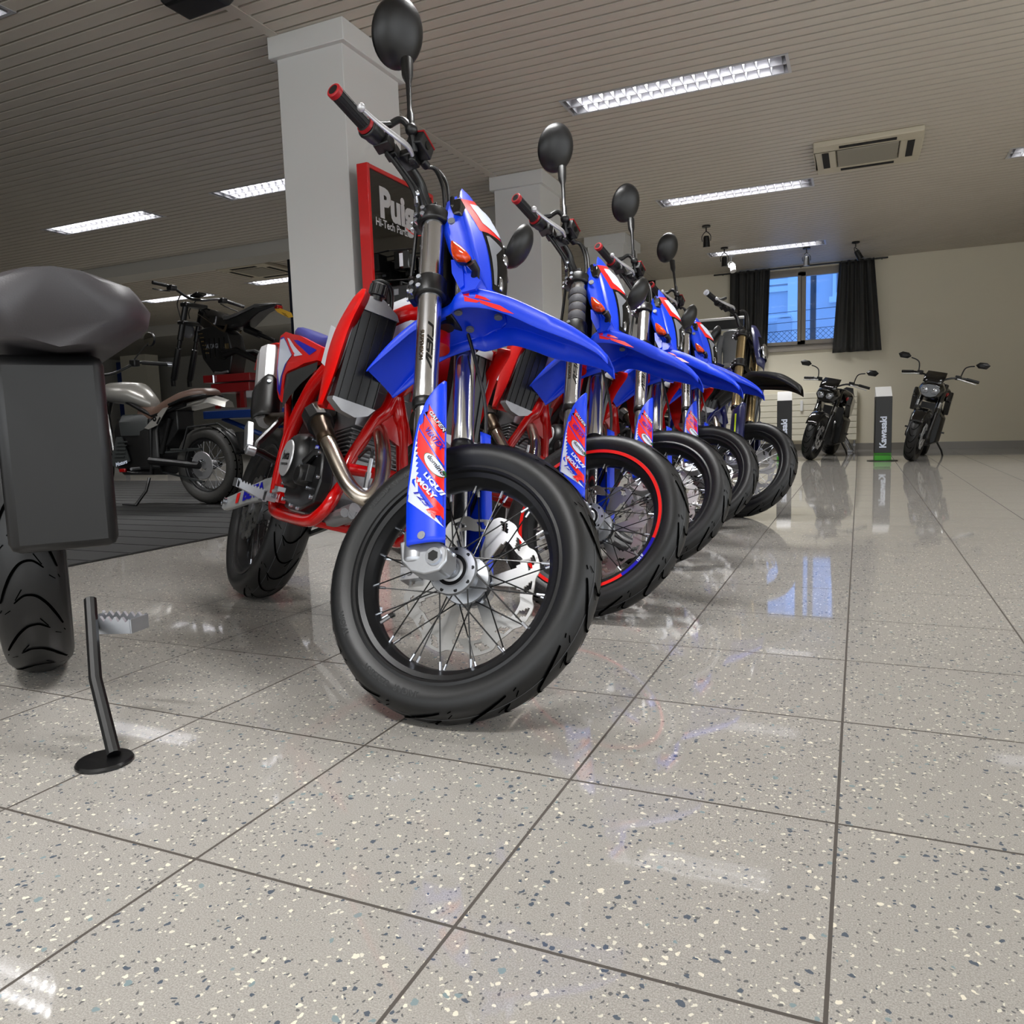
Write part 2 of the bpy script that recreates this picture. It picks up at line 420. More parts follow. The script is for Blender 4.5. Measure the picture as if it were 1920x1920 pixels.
M().bx((WX0 - .03, YB - .05, WZ0 - .05), (WX1 + .03, YB + .05, WZ0)).build('trim_3', FRAMEM, kind='structure', bevel=.004)
rod = M().cyl((-1.75, YB - .1, 2.815), (.76, YB - .1, 2.815), .012)
for x in (-1.62, -.45, .68): rod.cyl((x, YB - .1, 2.815), (x, YB, 2.815), .008)
tag(rod.build('curtain_rod', BLACKM), 'thin black curtain rod above the back window', 'curtain rod')
def curtain(x0, x1, xb0, xb1, z1, lab, seed):
    rows = []; nu = 90; rnd = random.Random(seed); ph = [rnd.uniform(0, 6) for _ in range(4)]
    for i in range(16):
        t = i / 15; z = lerp(2.83, z1 + .02 * math.sin(seed), t); row = []
        for j in range(nu + 1):
            u = j / nu; x = lerp(lerp(x0, x1, u), lerp(xb0, xb1, u), t)
            d = .022 * math.sin(u * 34 + ph[0]) + .02 * math.sin(u * 19 + ph[1] + t * .6) * (.5 + t) + .012 * math.sin(u * 61 + ph[2]) * (1 - t)
            row.append(V((x, YB - .1 + d - .02 * t, z)))
        rows.append(row)
    tag(M().grid(rows).build('curtain', CURT, solid=.004, angle=60), lab, 'curtain', 'charcoal curtains')
curtain(-1.50, -.89, -1.50, -.93, 1.40, 'dark grey curtain hanging left of the bare window panes', 3)
curtain(.10, .575, .02, .70, 1.46, 'dark grey curtain hanging right of the bare window panes', 8)

# the house across the yard, seen through the panes
hs = M().bx((-6, 16.0, -1), (6, 16.4, 7)).build('wall', FAC)
hm = thing('house', 'pale house across the yard seen through the back window', 'house', T(0, 16, 0)); hs.parent = hm; hs.matrix_parent_inverse = Matrix.Translation((0, -16, 0))
def hpart(name, m, a, b): M().bx(tuple(V(a) - V((0, 16, 0))), tuple(V(b) - V((0, 16, 0)))).build(name, m, hm)
hpart('window_surround', FAC2, (-.10, 15.92, 2.80), (1.1, 16.0, 3.9)); hpart('shutter', mat('shutter', (.45, .45, .47), .6), (-.03, 15.9, 2.88), (1.0, 15.93, 3.8)); hpart('window_sill', FAC2, (-.16, 15.86, 2.70), (1.2, 16.0, 2.80))
hpart('corner_board', FAC2, (-.92, 15.9, -1), (-.74, 16.0, 6))
for k in range(7): hpart('cladding_board', FAC2, (-3, 15.95, 3.0 + k * .14), (-.92, 16.0, 3.1 + k * .14))
hpart('shed_roof', FAC2, (-3, 15.3, 2.42), (-.82, 15.9, 2.47)); hpart('shed_wall', FAC, (-1.05, 15.2, -1), (-.80, 15.5, 2.38))
tag(M().cyl((-.38, 14.6, -.5), (-.38, 14.6, 5), .05).build('pole', mat('weathered_pole', (.30, .27, .25), .7)), 'brown post outside behind the right window pane', 'pole')
fe = M()
for k in range(-24, 26):
    for s in (-1, 1):
        x = k * .09
        a = [(x + s * t * .09, 13.9 + .004 * s, 1.35 + t * .09) for t in (0, 7.5)]
        fe.cyl(a[0], a[1], .0035, n=5)
for z in (1.98, 2.12, 2.30): fe.cyl((-2.4, 13.9, z), (2.4, 13.9, z + .12), .005, n=6)
fm = mat('galvanised_wire', (.16, .19, .24), .5)
ft = thing('wire_fence', 'chain link fence with wires outside the back window', 'fence', T(0, 13.9, 0))
o = fe.build('mesh', fm, ft); o.matrix_parent_inverse = Matrix.Translation((0, -13.9, 0))
for x in (-2.3, 2.3): M().cyl((x, 0, -.5), (x, 0, 2.3), .025).build('post', fm, ft)

# ------------------------------------------------------------------ radiator under the window
ra = thing('radiator', 'long cream panel radiator on the back wall under the window', 'radiator', T(0, YB, 0))
rm = mat('radiator_enamel', (.88, .86, .79), .4); p = M(); 
p.bx((-1.75, -.085, .15), (.385, -.02, .90))
for k in range(8):
    z = .16 + k * .093; p.bx((-1.75, -.10, z), (.38, -.085, z + .085))
p.build('panel', rm, ra, bevel=.004)
M().bx((-.43, -.135, .62), (-.39, -.1, .78)).build('valve_meter', WHITEM, ra, bevel=.004)
M().cyl((.35, -.06, .0), (.35, -.06, .15), .014).cyl((.35, -.06, .08), (.35, -.1, .08), .02).build('pipe', ALUD, ra)

# ribbed mat on the left half
mt = M().bx((-8.6, -1.6, 0), (-2.81, 6.3, .006))
for k in range(36): mt.bx((-8.6, -1.55 + k * .218, .006), (-2.815, -1.55 + k * .218 + .2, .0085))
tag(mt.build('floor_mat', MATM), 'black ribbed rubber mat covering the floor on the left', 'mat')
# ------------------------------------------------------------------ motorcycle helpers
def tyre(R, rb, w, parent, o=(0, 0, 0), mw=None, grooves=13, line=None, letters=None, mats=None, block=False):
    "tyre round the y axis"
    hb = w * .40
    prof = [(rb - .004, -hb + .004), (rb + .002, -hb - .001), (rb + .010, -hb - .004), (lerp(rb, R, .28), -w * .495), (lerp(rb, R, .48), -w * .51), (lerp(rb, R, .66), -w * .475),
            (lerp(rb, R, .80), -w * .385), (lerp(rb, R, .91), -w * .26), (lerp(rb, R, .975), -w * .13), (R, 0)]
    prof = prof + [(r, -h) for r, h in prof[:-1][::-1]]
    m = M().lathe(prof, o, 'y', 112)
    tab = [(h / w, r) for r, h in prof[4:-4]]
    def surf(th, q, lift=.0005):
        r = interp(tab, q)[0]
        return V(o) + V(((r + lift) * math.cos(th), q * w * (1 + lift * 2), (r + lift) * math.sin(th)))
    def strip(path, wd, mi, lift=.0018):
        rows = []
        for (th, q), ww in zip(path, wd): rows.append((th, q, ww))
        ring = []
        for i, (th, q, ww) in enumerate(rows):
            a, b = rows[max(i - 1, 0)], rows[min(i + 1, len(rows) - 1)]
            tx, ty = (b[0] - a[0]) * R, (b[1] - a[1]) * w; l = math.hypot(tx, ty); nx, ny = -ty / l, tx / l
            ring.append([surf(th + nx * ww / R, q + ny * ww / w, lift), surf(th - nx * ww / R, q - ny * ww / w, lift)])
        m.grid(ring, mi)
    for k in range(grooves):  # raised dark strips imitate shaded grooves, nothing is cut in
        t0 = 2 * PI * k / grooves; st = 2 * PI / grooves
        for s in (-1, 1):
            ph = t0 + (0 if s < 0 else st / 2)
            if block:
                strip([(ph, s * .50), (ph, s * .30), (ph, s * .02)], [.0055] * 3, 1); strip([(ph, s * .22), (ph + st / 2, s * .22), (ph + st, s * .22)], [.0045] * 3, 1)
                continue
            P = [(ph + st * a, s * q) for a, q in ((.62, .40), (.40, .33), (.16, .22), (.0, .08), (-.02, -.08), (.10, -.22))]
            strip([(v.x, v.y) for v in crom([(x, y, 0) for x, y in P], 6)], [.0006 + .0024 * math.sin(PI * (i + .6) / 31.2) ** .5 for i in range(31)], 1)
            strip([(ph + st * .55, s * .20), (ph + st * .38, s * .10)], [.001, .0012], 1)
            strip([(ph + st * .80, s * .36), (ph + st * .72, s * .28)], [.0008, .001], 1)
            strip([(ph + st * .80, s * .42), (ph + st * .74, s * .40)], [.0008, .0008], 1)
    if line is not None:
        for q in line: strip([(2 * PI * i / 96, q) for i in range(97)], [.0005] * 97, 2, .0016)
    if letters:
        for txt, a0 in letters:
            rr = lerp(rb, R, .36)
            m.text(txt, lambda p: V(o) + V(((rr + p[1]) * math.cos(a0 + p[0] / rr), -w * .503 - .0006, (rr + p[1]) * math.sin(a0 + p[0] / rr))), .017, .0002, 3)
            m.text(txt, lambda p: V(o) + V(((rr - p[1]) * math.cos(a0 + PI + p[0] / rr), w * .503 + .0006, (rr - p[1]) * math.sin(a0 + PI + p[0] / rr))), .017, .0002, 3)
    return m.build('tyre', mats or [RUBBER, GROOVE_SHADE, MOULD, EMBOSS], parent, mw)

def rim_mesh(rb, hw, deep=.034, wrap=True):
    a = [(rb + .002, -hw + .003), (rb + .003, -hw - .0015), (rb - .003, -hw - .003), (rb - .0075, -hw), (rb - .010, -hw + .007), (rb - .020, -hw + .011), (rb - .0215, -hw + .016), (rb - .031, -hw * .42), (rb - deep - .002, 0)]
    a = a + [(r, -h) for r, h in a[:-1][::-1]]
    inner = [(rb - deep + .01, hw * .4), (rb - deep + .01, -hw * .4)]
    return M().lathe(a + inner, n=96, wrap=True)

def spoke_meshes(r0, y0, r1, y1, dth, mats):
    "4 kinds: side x lacing direction"
    out = []
    for s in (-1, 1):
        for d in (-1, 1):
            a = V((r0 * math.cos(d * .06), s * y0, r0 * math.sin(d * .06))); b = V((r1 * math.cos(d * dth), s * y1, r1 * math.sin(d * dth)))
            m = M().cyl(a, b, .0016, n=6); e = (b - a).normalized()
            m.cyl(b - e * .017, b, .0029, n=7, mi=1).cyl(a - e * .003, a + e * .003, .0032, n=6)
            o = m.build('spoke', mats); out.append(o)
    return out
def spokes(parent, r0, y0, r1, y1, n=36, dth=.62, mats=None):
    src = spoke_meshes(r0, y0, r1, y1, dth, mats or [BLACKM, ZINC])
    per = n // 4
    for k, o in enumerate(src):
        for i in range(per):
            c = o if i == 0 else o.copy()
            if i: C.objects.link(c)
            c.parent = parent; c.matrix_basis = Matrix.Rotation(2 * PI * (i + k * .25 + .13) / per, 4, 'Y')

def disc_mesh(ro, ri, hub, y, arms=6, th=.004, wave=8, holes=True, n=288):
    m = M(); rad = [hub - .012, hub, hub + .008, ri - .014, ri - .004, ri] ; rad = rad + [lerp(ri, ro, t) for t in (.2, .35, .5, .65, .8, .92, 1)]
    def R_(i, a):
        r = rad[i]
        if i >= 5:
            o = ro + .006 * (math.tanh(2.5 * math.sin(wave * a)))
            q = ri + .004 * math.tanh(2 * math.sin(wave * a))
            r = lerp(q, o, (r - ri) / (ro - ri))
        return r
    keep = {}
    for i in range(len(rad) - 1):
        for j in range(n):
            a = 2 * PI * (j + .5) / n
            if i in (0, 1): k = True
            elif i <= 4: k = math.cos(arms * a) > lerp(.35, .0, (i - 2) / 2) if i < 4 else math.cos(arms * a) > -.25
            else:
                k = True
                if holes:
                    u = (a * wave * 2 / (2 * PI)) % 1
                    if 6 <= i <= 9 and abs(u - .5 - (i - 7.5) * .07) < .16: k = False
            keep[i, j] = k
    def P(i, j, s): a = 2 * PI * j / n; r = R_(i, a); return V((r * math.cos(a), y + s * th / 2, r * math.sin(a)))
    for (i, j), k in keep.items():
        if not k: continue
        m.add([P(i, j, 1), P(i + 1, j, 1), P(i + 1, j + 1, 1), P(i, j + 1, 1)], [(0, 1, 2, 3)]); m.add([P(i, j, -1), P(i + 1, j, -1), P(i + 1, j + 1, -1), P(i, j + 1, -1)], [(3, 2, 1, 0)])
        for (di, dj, a, b) in ((1, 0, (1, 0), (1, 1)), (-1, 0, (0, 1), (0, 0)), (0, 1, (1, 1), (0, 1)), (0, -1, (0, 0), (1, 0))):
            if not keep.get((i + di, (j + dj) % n), False):
                m.add([P(i + a[0], j + a[1], 1), P(i + a[0], j + a[1], -1), P(i + b[0], j + b[1], -1), P(i + b[0], j + b[1], 1)], [(0, 1, 2, 3)])
    return m

def bolt(m, p, d, r=.006, h=.006, mi=0):
    d = V(d).normalized(); m.cyl(V(p), V(p) + d * h, r, n=12, mi=mi); m.cyl(V(p) + d * h, V(p) + d * (h + .0006), r * .5, n=6, mi=mi); return m

# steering frame of the supermoto (origin front axle, z along the fork)
SB0 = Matrix(((.75437, -.50639, -.41772, 1.3731), (.55735, .83028, 0, .0289), (.34682, -.23282, .90858, .2886), (0, 0, 0, 1)))
def steer(ds):
    ax = SB0.to_3x3() @ V((0, 0, 1)); p = SB0 @ V((-.052, 0, 0))
    return Matrix.Translation(p) @ Matrix.Rotation(ds, 4, ax) @ Matrix.Translation(-p) @ SB0

FX = -.0485         # fork tube line
def mirror_part(root, mw, c, nrm, upv, r, stem, name='mirror', sx=.86):
    z = V(nrm).normalized(); u = (V(upv) - z * V(upv).dot(z)).normalized(); x = u.cross(z)
    mm = Matrix((x, u, z)).transposed().to_4x4(); mm.translation = V(c)
    b = M(); rings = []
    for rr, h in ((.0, .034), (.3, .033), (.6, .028), (.85, .017), (.97, .004), (1., -.006), (.97, -.010), (.93, -.010), (.0, -.0095)):
        rings.append([mm @ V((rr * r * sx * math.cos(a), rr * r * math.sin(a), h)) for a in [2 * PI * k / 40 for k in range(40)]])
    b.loft(rings, caps=False)
    o = b.build(name, BLACKP, root, mw, angle=50)
    M().loft([[mm @ V((rr * r * sx * math.cos(a), rr * r * math.sin(a), -.0105)) for a in [2 * PI * k / 40 for k in range(40)]] for rr in (0, .92)], caps=False).build('mirror_glass', MIRRG, o)
    s = M(); S = [V(p) for p in stem]
    s.tube(S, [.0165, .0145, .0075, .0065, .0065, .009, .009][:len(S)], 12)
    for k in range(5): s.cyl(S[0].lerp(S[1], .1 + k * .2), S[0].lerp(S[1], .2 + k * .2), .0155 - k * .0013, n=14)
    s.sph(S[-1], .016, 12)
    s.build('mirror_stem', BLACKP, o)
    return o

# ------------------------------------------------------------------ the supermoto
SWG = mat('silver_swingarm', (.66, .67, .68), .4, metal=.2)
def make_beta():
    root = thing('supermoto_motorcycle', '', 'motorcycle', None, 'blue and red supermotos standing in a row')
    S = SB0
    # ---- front wheel
    fwheel = rim_mesh(.231, .0415).build('front_wheel', RIMB, root, S)
    tyre(.299, .229, .102, fwheel, line=(-.24, .24), letters=[('100/80 - 17 M/C 52H', 2.15), ('TUBELESS   RADIAL', 4.2), ('FRONT', 3.5)])
    h = M().lathe([(.0, -.052), (.017, -.052), (.017, -.047), (.022, -.047), (.026, -.044), (.033, -.044), (.035, -.040), (.050, -.039), (.052, -.036), (.052, -.031), (.047, -.030), (.031, -.024), (.027, 0), (.031, .022),
                   (.052, .026), (.054, .031), (.050, .036), (.036, .038), (.034, .046), (.020, .048), (.0, .048)], n=48)
    for k in range(9):
        a = 2 * PI * k / 9; h.cyl((.0445 * math.cos(a), -.0395, .0445 * math.sin(a)), (.0445 * math.cos(a), -.0388, .0445 * math.sin(a)), .0042, n=10, mi=1)
    h.lathe([(.026, -.0442), (.0335, -.0444)], n=40, mi=1)
    h.build('hub', [ALU, D_BLACK], fwheel)
    spokes(fwheel, .046, .032, .1985, .010)
    d = disc_mesh(.152, .122, .045, .052); disc = d.build('brake_disc', DISC, fwheel, angle=30)
    bb = M()
    for k in range(6):
        a = 2 * PI * k / 6; bolt(bb, (.045 * math.cos(a), .050, .045 * math.sin(a)), (0, -1, 0), .0085, .006)
    bb.build('disc_bolts', ZINC, fwheel)
    M().cyl((-.178, -.004, -.082), (-.155, -.006, -.071), .0035, n=10).cyl((-.155, -.006, -.071), (-.146, -.006, -.067), .005, n=10, mi=1).build('valve_stem', [ALUD, BLACKP], fwheel)
    M().cyl((0, -.118, 0), (0, .118, 0), .0095, n=16).build('axle', ZINC, root, S)
    # ---- fork legs
    for s, nm in ((-1, 'right'), (1, 'left')):
        y = .1 * s
        ou = M().tube([(FX, y, z) for z in (.372, .376, .42, .62, .66, .70, .74, .86, .905, .912)], [.0265, .0275, .0268, .0275, .0285, .0285, .0285, .0278, .0278, .026], 40)
        leg = ou.build('fork_leg', FORKM, root, S)
        M().lathe([(.0225, .352), (.0262, .353), (.0285, .358), (.0285, .370), (.0268, .374)], (FX, y, 0), 'z', 32).build('dust_seal', D_BLACK, leg)
        M().cyl((FX, y, .05), (FX, y, .40), .0215, n=32).build('inner_tube', CHROME, leg)
        M().lathe([(.0, .917), (.012, .917), (.012, .913), (.026, .913), (.026, .905)], (FX, y, 0), 'z', 32).build('fork_cap', BLACKM, leg)
        if s < 0:   # suspension lettering reads down the tube
            dl = M(); a0 = math.atan2(-.78, .62); rr = .0284
            def cyl_map(a_c, zc): return lambda p: V((FX + rr * math.cos(a_c + p[1] / rr), y + rr * math.sin(a_c + p[1] / rr), zc - p[0]))
            f = cyl_map(a0 - .02, .505)
            Q = lambda x_, y_: ((y_ - 540) * .0001476, (x_ - 272) * .000098)
            for pl in ([(210, 118), (228, 122), (335, 180), (347, 200), (347, 392), (320, 398), (318, 215), (212, 165), (203, 150)], [(212, 358), (345, 440), (340, 478), (200, 395)],
                       [(200, 440), (225, 435), (347, 505), (347, 530), (220, 500), (200, 480)], [(318, 515), (347, 515), (340, 728), (310, 720)], [(250, 505), (282, 515), (275, 672), (245, 665)], [(198, 470), (224, 490), (218, 640), (193, 635)], [(193, 612), (245, 625), (275, 640), (275, 675), (255, 680), (193, 645)],
                       [(193, 700), (215, 686), (340, 768), (336, 803), (225, 745)], [(190, 700), (225, 740), (340, 930), (330, 965), (190, 790)]):
                dl.sheet([Q(*p) for p in pl], f)
            dl.text('SUSPENSION', cyl_map(a0 - .72, .505), .014, .0003, 1)
            dl.build('fork_lettering', [D_BLACK, BRONZE], leg)
        # plastic guard wrapped round the outside
        def gsec(z):
            # front x, rear x, top cut
            fx = interp([(.02, .0225), (.10, .021), (.20, .018), (.30, .0155), (.40, .013)], z)[0]
            bx_ = interp([(.02, -.053), (.10, -.060), (.127, -.0625), (.19, -.055), (.25, -.049), (.306, -.039), (.345, -.024), (.375, -.003), (.392, .011)], z)[0]
            return fx, bx_
        def gpt(x, z, lift=0.):
            fx, bx_ = gsec(z); full = -.066
            t = (x - (fx + full) / 2) / ((fx - full) / 2); t = max(-1, min(1, t))
            return V((x, s * (.1 + .024 + .016 * (1 - t ** 4) ** .8 + lift), z))
        rows = []
        for i in range(31):
            z = lerp(.024, .3945, i / 30); fx, bx_ = gsec(z); row = [V((fx - .015, s * .098, z)), V((fx - .006, s * .112, z))]
            row += [gpt(lerp(fx, bx_, j / 14), z) for j in range(15)]
            row += [V((bx_ + .002, s * .112, z)), V((bx_ + .006, s * .1, z))] if z < .30 else [gpt(bx_, z) - V((0, s * .004, 0)), gpt(bx_, z) - V((0, s * .006, 0))]
            rows.append(row)
        g = M().grid(rows).build('fork_guard', BLUE, root, S, solid=.0022)
        if s < 0:
            dc = M(); lf = .0016
            def G(p): return gpt(p[0], p[1], lf)
            def torn(z): return interp([(.02, .0), (.10, -.030), (.155, -.0335), (.2105, -.0388), (.2637, -.0423), (.30, -.036), (.3383, -.0178), (.39, .012)], z)[0]
            def line(p, q): return lambda x: p[1] + (q[1] - p[1]) * (x - p[0]) / (q[0] - p[0])
            def field(lo, hi, mi, lift, left=torn):
                n = 30; rws = []
                for i in range(n + 1):
                    x0 = lerp(-.062, .0222, i / n); r = []
                    for fn in (lo, hi):
                        z = max(.028, min(.388, fn(x0))); x = max(x0, left(z)); x = min(x, gsec(z)[0] - .0012)
                        z = max(.028, min(.388, fn(x))); r.append(gpt(x, z, lift))
                    rws.append(r)
                dc.grid(rws, mi)
            edge = lambda z: gsec(z)[1] + .005
            foot = line((-.0595, .1229), (.0218, .0550)); st1 = line((-.0426, .1533), (.0208, .0583)); r2l = line((-.0384, .1590), (.0265, .0625)); r2u = line((-.0367, .1708), (.0254, .0894))
            bu = line((-.0265, .2030), (.0242, .1219)); sv = line((-.024, .260), (.0231, .1785)); su = line((-.0214, .3087), (.0228, .2308)); rt = line((-.0178, .3383), (.0218, .2620))
            off = lambda f, d: (lambda x: f(x) + d)
            field(foot, lambda x: .40, 1, .0013); field(foot, off(st1, -.002), 0, .0016, edge)
            field(r2l, r2u, 2, .0018); field(bu, off(sv, -.004), 2, .0018); field(off(sv, .002), off(su, -.004), 2, .0018); field(off(su, .002), rt, 2, .0018)
            rws = []
            for i in range(41):
                z = lerp(.135, .292, i / 40); rws.append([gpt(edge(z), z, .0020), gpt(max(edge(z) + .001, torn(z) - .004 * max(0, (z - .24) / .05) + (.0032 * ((i * 7) % 3 - 1) if i > 6 else 0)), z, .0020)])
            dc.grid(rws, 0)
            def txt(t_, s0, e0, hgt, mi, bold=.03, lift=.0044, sh=0.):
                tm = M().text(t_, lambda p: V((p[0], p[1], 0)), 1., bold, 0, sh, 'LEFT'); xs_ = [v[0] for v in tm.v]; ys_ = [v[1] for v in tm.v]
                a0_, a1_, b0_, b1_ = min(xs_), max(xs_), min(ys_), max(ys_); dx_, dz_ = e0[0] - s0[0], e0[1] - s0[1]; l_ = math.hypot(dx_, dz_)
                dc.add([gpt(s0[0] + dx_ * (v[0] - a0_) / (a1_ - a0_) - dz_ / l_ * hgt * (v[1] - b0_) / (b1_ - b0_), s0[1] + dz_ * (v[0] - a0_) / (a1_ - a0_) + dx_ / l_ * hgt * (v[1] - b0_) / (b1_ - b0_), lift) for v in tm.v], tm.f, mi)
            txt('GALFER', (-.0157, .3135), (.0150, .2655), .0090, 3, .06, .0034); txt('GALFER', (-.0145, .3135), (.0143, .2680), .0072, 0, .01)
            txt('VERTEX', (-.0240, .2740), (.0122, .2225), .0115, 1, .03, .0036, .15)
            ang = math.atan2(-.0574, .0391)
            ov = [(.0347 * math.cos(a), .0125 * math.sin(a)) for a in [2 * PI * k / 40 for k in range(40)]]
            def ovf(sc, lift): return lambda p: gpt(-.0007 + sc * (p[0] * math.cos(ang) - p[1] * math.sin(ang)), .1913 + sc * (p[0] * math.sin(ang) + p[1] * math.cos(ang)), lift)
            for sc, mi, lf_ in ((1.0, 4, .0021), (.92, 0, .0032)): dc.loft([[ovf(sc * k, lf_)(p) for p in ov] for k in (.02, .5, 1.)], mi, caps=False)
            txt('domino', (-.0150, .2100), (.0160, .1660), .0095, 3, .015)
            txt('LIQUI', (-.0225, .1695), (.0145, .1205), .0108, 0, .045); txt('MOLY', (-.0353, .1588), (.0026, .1117), .0108, 0, .045)
            txt('125', (-.0426, .1350), (-.0085, .0950), .0085, 1, .02, .0038, .3); txt('R', (-.0120, .0930), (.0060, .0700), .018, 2, .10, .0038, .3)
            dc.build('guard_graphics', [D_WHITE, D_BLUE, D_RED, D_BLACK, D_GREEN], g)
        gb = M(); bolt(gb, (-.020, s * .138, .040), (0, s, 0), .0085, .005); bolt(gb, (-.060, s * .115, .03), (-.4, s, 0), .007, .005); gb.build('guard_bolt', ZINC, g)
        # cast axle clamp
        cl_ = M().tube([(FX, y, z) for z in (-.006, .0, .03, .060, .066)], [.024, .030, .030, .0285, .027], 28)
        cl_.xz([(-.078, .040), (-.072, -.002), (-.050, -.024), (-.020, -.034), (.012, -.030), (.026, -.012), (.026, .012), (.012, .030), (-.010, .036), (-.03, .050)], s * .124, s * .074)
        ob = cl_.build('axle_clamp', ALU, root, S, bevel=.004)
        q = M().cyl((0, s * .124, 0), (0, s * .129, 0), .017, n=28); q.cyl((0, s * .129, 0), (0, s * .1294, 0), .0115, n=6, mi=1); q.cyl((0, s * .074, 0), (0, s * .050, 0), .015, n=24)
        bolt(q, (.020, s * .110, .012), (.6, 0, .8), .007, .006); bolt(q, (.022, s * .088, .010), (.6, 0, .8), .007, .006)
        bolt(q, (-.070, s * .105, .028), (-1, 0, 0), .006, .006)
        q.build('axle_nut', [ZINC, D_BLACK], ob)
    # caliper on the left leg
    cp = M().bx((-.158, .030, .020), (-.112, .078, .098)).bx((-.115, .058, .02), (-.070, .072, .055))
    for z in (.038, .062, .084): cp.cyl((-.136, .026, z), (-.136, .03, z), .009, n=14, mi=0)
    bolt(cp, (-.150, .03, .03), (0, -1, 0), .005, .004, 1); bolt(cp, (-.122, .03, .09), (0, -1, 0), .005, .004, 1)
    cp.build('brake_caliper', [ALUD, ZINC], root, S, bevel=.005)
    # ---- triple clamps
    for z0, z1, nm in ((.868, .908, 'upper_triple_clamp'), (.648, .702, 'lower_triple_clamp')):
        t = M()
        for s in (-1, 1):
            y = .1 * s
            t.lathe([(.0288, z0), (.037, z0 + .002), (.038, z0 + .006), (.038, z1 - .006), (.037, z1 - .002), (.0288, z1)], (FX, y, 0), 'z', 36)
            t.bx((FX - .050, y - .016, z0 + .003), (FX - .026, y + .016, z1 - .003))
        t.loft([[V((x, yy, z)) for x, z in ((FX + .022, z0 + .004), (FX + .022, z1 - .008), (FX - .042, z1 - .008), (FX - .042, z0 + .004))] for yy in (-.072, 0, .072)])
        o = t.build(nm, BLACKM, root, S, bevel=.003)
        b = M()
        for s in (-1, 1):
            for zz in (lerp(z0, z1, .28), lerp(z0, z1, .74)):
                bolt(b, (FX - .036, .1 * s + s * .016, zz), (0, s, 0), .0062, .012); bolt(b, (FX - .012, .1 * s + s * .034, zz), (.2, s, 0), .0058, .008); bolt(b, (FX - .05, .1 * s - .004, zz), (-1, 0, 0), .0055, .008)
        b.build('clamp_bolts', ZINC, o)
    M().cyl((-.052, 0, .64), (-.052, 0, .915), .018, n=24).build('steering_stem', BLACKM, root, S)
    # ---- handlebar
    half = [(-.080, .0, .975), (-.084, -.035, .978), (-.096, -.062, 1.012), (-.100, -.090, 1.044), (-.112, -.14, 1.062), (-.130, -.20, 1.060), (-.142, -.28, 1.046), (-.158, -.395, 1.038)]
    full = [(x, -y, z) for x, y, z in half[1:]][::-1] + half
    hbar = M().tube(full, .0125, 16, k=5)
    for s in (-1, 1): hbar.bx((-.100, s * .048 - .02, .905), (-.060, s * .048 + .02, .985))
    hb_ = hbar.build('handlebar', BLACKM, root, S, bevel=.002)
    for s in (-1, 1):
        def Hp(t, y_=s):   # along the grip, t 0 inner .. 1 end
            return V((lerp(-.1425, -.158, t), y_ * lerp(-.285, -.395, t) * -1 * -1, lerp(1.0455, 1.038, t)))
        gpp = [V((lerp(-.1425, -.1585, t), s * lerp(.285, .398, t), lerp(1.0455, 1.038, t))) for t in (0, .04, .08, .5, .93, .96, 1.)]
        gp = M().tube(gpp, [.0195, .0195, .0158, .0156, .0158, .0172, .0172], 24)
        for k in range(9):
            a = 2 * PI * k / 9; off = V((math.cos(a), 0, math.sin(a))) * .0156
            gp.cyl(gpp[2] + off, gpp[4] + off, .0016, n=6)
        go = gp.build('grip', GRIP, root, S)
        dirn = (gpp[-1] - gpp[0]).normalized(); GR_ = bpy.data.materials.get('red_grip_rubber') or mat('red_grip_rubber', (.62, .03, .07), .45)
        M().tube([gpp[-1] - dirn * .012, gpp[-1] - dirn * .0005, gpp[-1] + dirn * .0012, gpp[-1] + dirn * .0014], [.0176, .0178, .0160, .0120], 24, caps=False).build('grip_ring', GR_, go)
        M().tube([gpp[0] - dirn * .002, gpp[0] + dirn * .006], [.0212, .0205], 24).build('grip_ring', GR_, go)
        M().cyl(gpp[-1] + dirn * .0002, gpp[-1] + dirn * .0011, .0123, n=20).build('grip_core', D_BLACK, go)
        # housing
        hs_ = M().tube([V((-.1420, s * .283, 1.046)), V((-.141, s * .276, 1.047)), V((-.139, s * .262, 1.049)), V((-.138, s * .252, 1.051)), V((-.136, s * .236, 1.054))], [.026, .027, .0235, .0235, .0205], 20)
        hs_.box((-.128, s * .225, 1.048), (.042, .030, .036)); hs_.box((-.124, s * .19, 1.052), (.030, .026, .034))
        if s < 0: hs_.cyl((-.137, -.262, 1.07), (-.115, -.225, 1.105), .009)
        hs_.build('throttle_housing' if s < 0 else 'switch_housing', BLACKP, root, S, bevel=.003)
        # lever with ball end
        lp = [(-.080, s * .165, 1.046), (-.074, s * .20, 1.040), (-.080, s * .25, 1.022), (-.094, s * .31, 1.008), (-.103, s * .365, .996)]
        lv = M(); rr = [.007, .0085, .0075, .0065, .0055]
        pts = crom(lp, 5); rings = []
        for i, p in enumerate(pts):
            w = interp([(0, .0085), (.3, .0095), (.6, .0085), (1, .005)], i / (len(pts) - 1))[0]
            rings.append([p + V((w * .55 * math.cos(a), 0, w * math.sin(a))) for a in [2 * PI * k / 12 for k in range(12)]])
        lv.loft(rings); lv.sph(pts[-1], .0098, 14)
        lv.build('brake_lever' if s < 0 else 'clutch_lever', SILVER, root, S)
        lb = M().box((-.098, s * .155, 1.055), (.04, .05, .022)).cyl((-.083, s * .165, 1.03), (-.083, s * .165, 1.06), .010); lb.build('lever_perch', BLACKM, root, S, bevel=.003)
    mc = M().box((-.066, -.158, 1.083), (.042, .060, .034), rot=Matrix.Rotation(.25, 3, 'Y')); mc.cyl((-.075, -.13, 1.07), (-.072, -.105, 1.072), .011)
    mo = mc.build('brake_reservoir', BLACKP, root, S, bevel=.003)
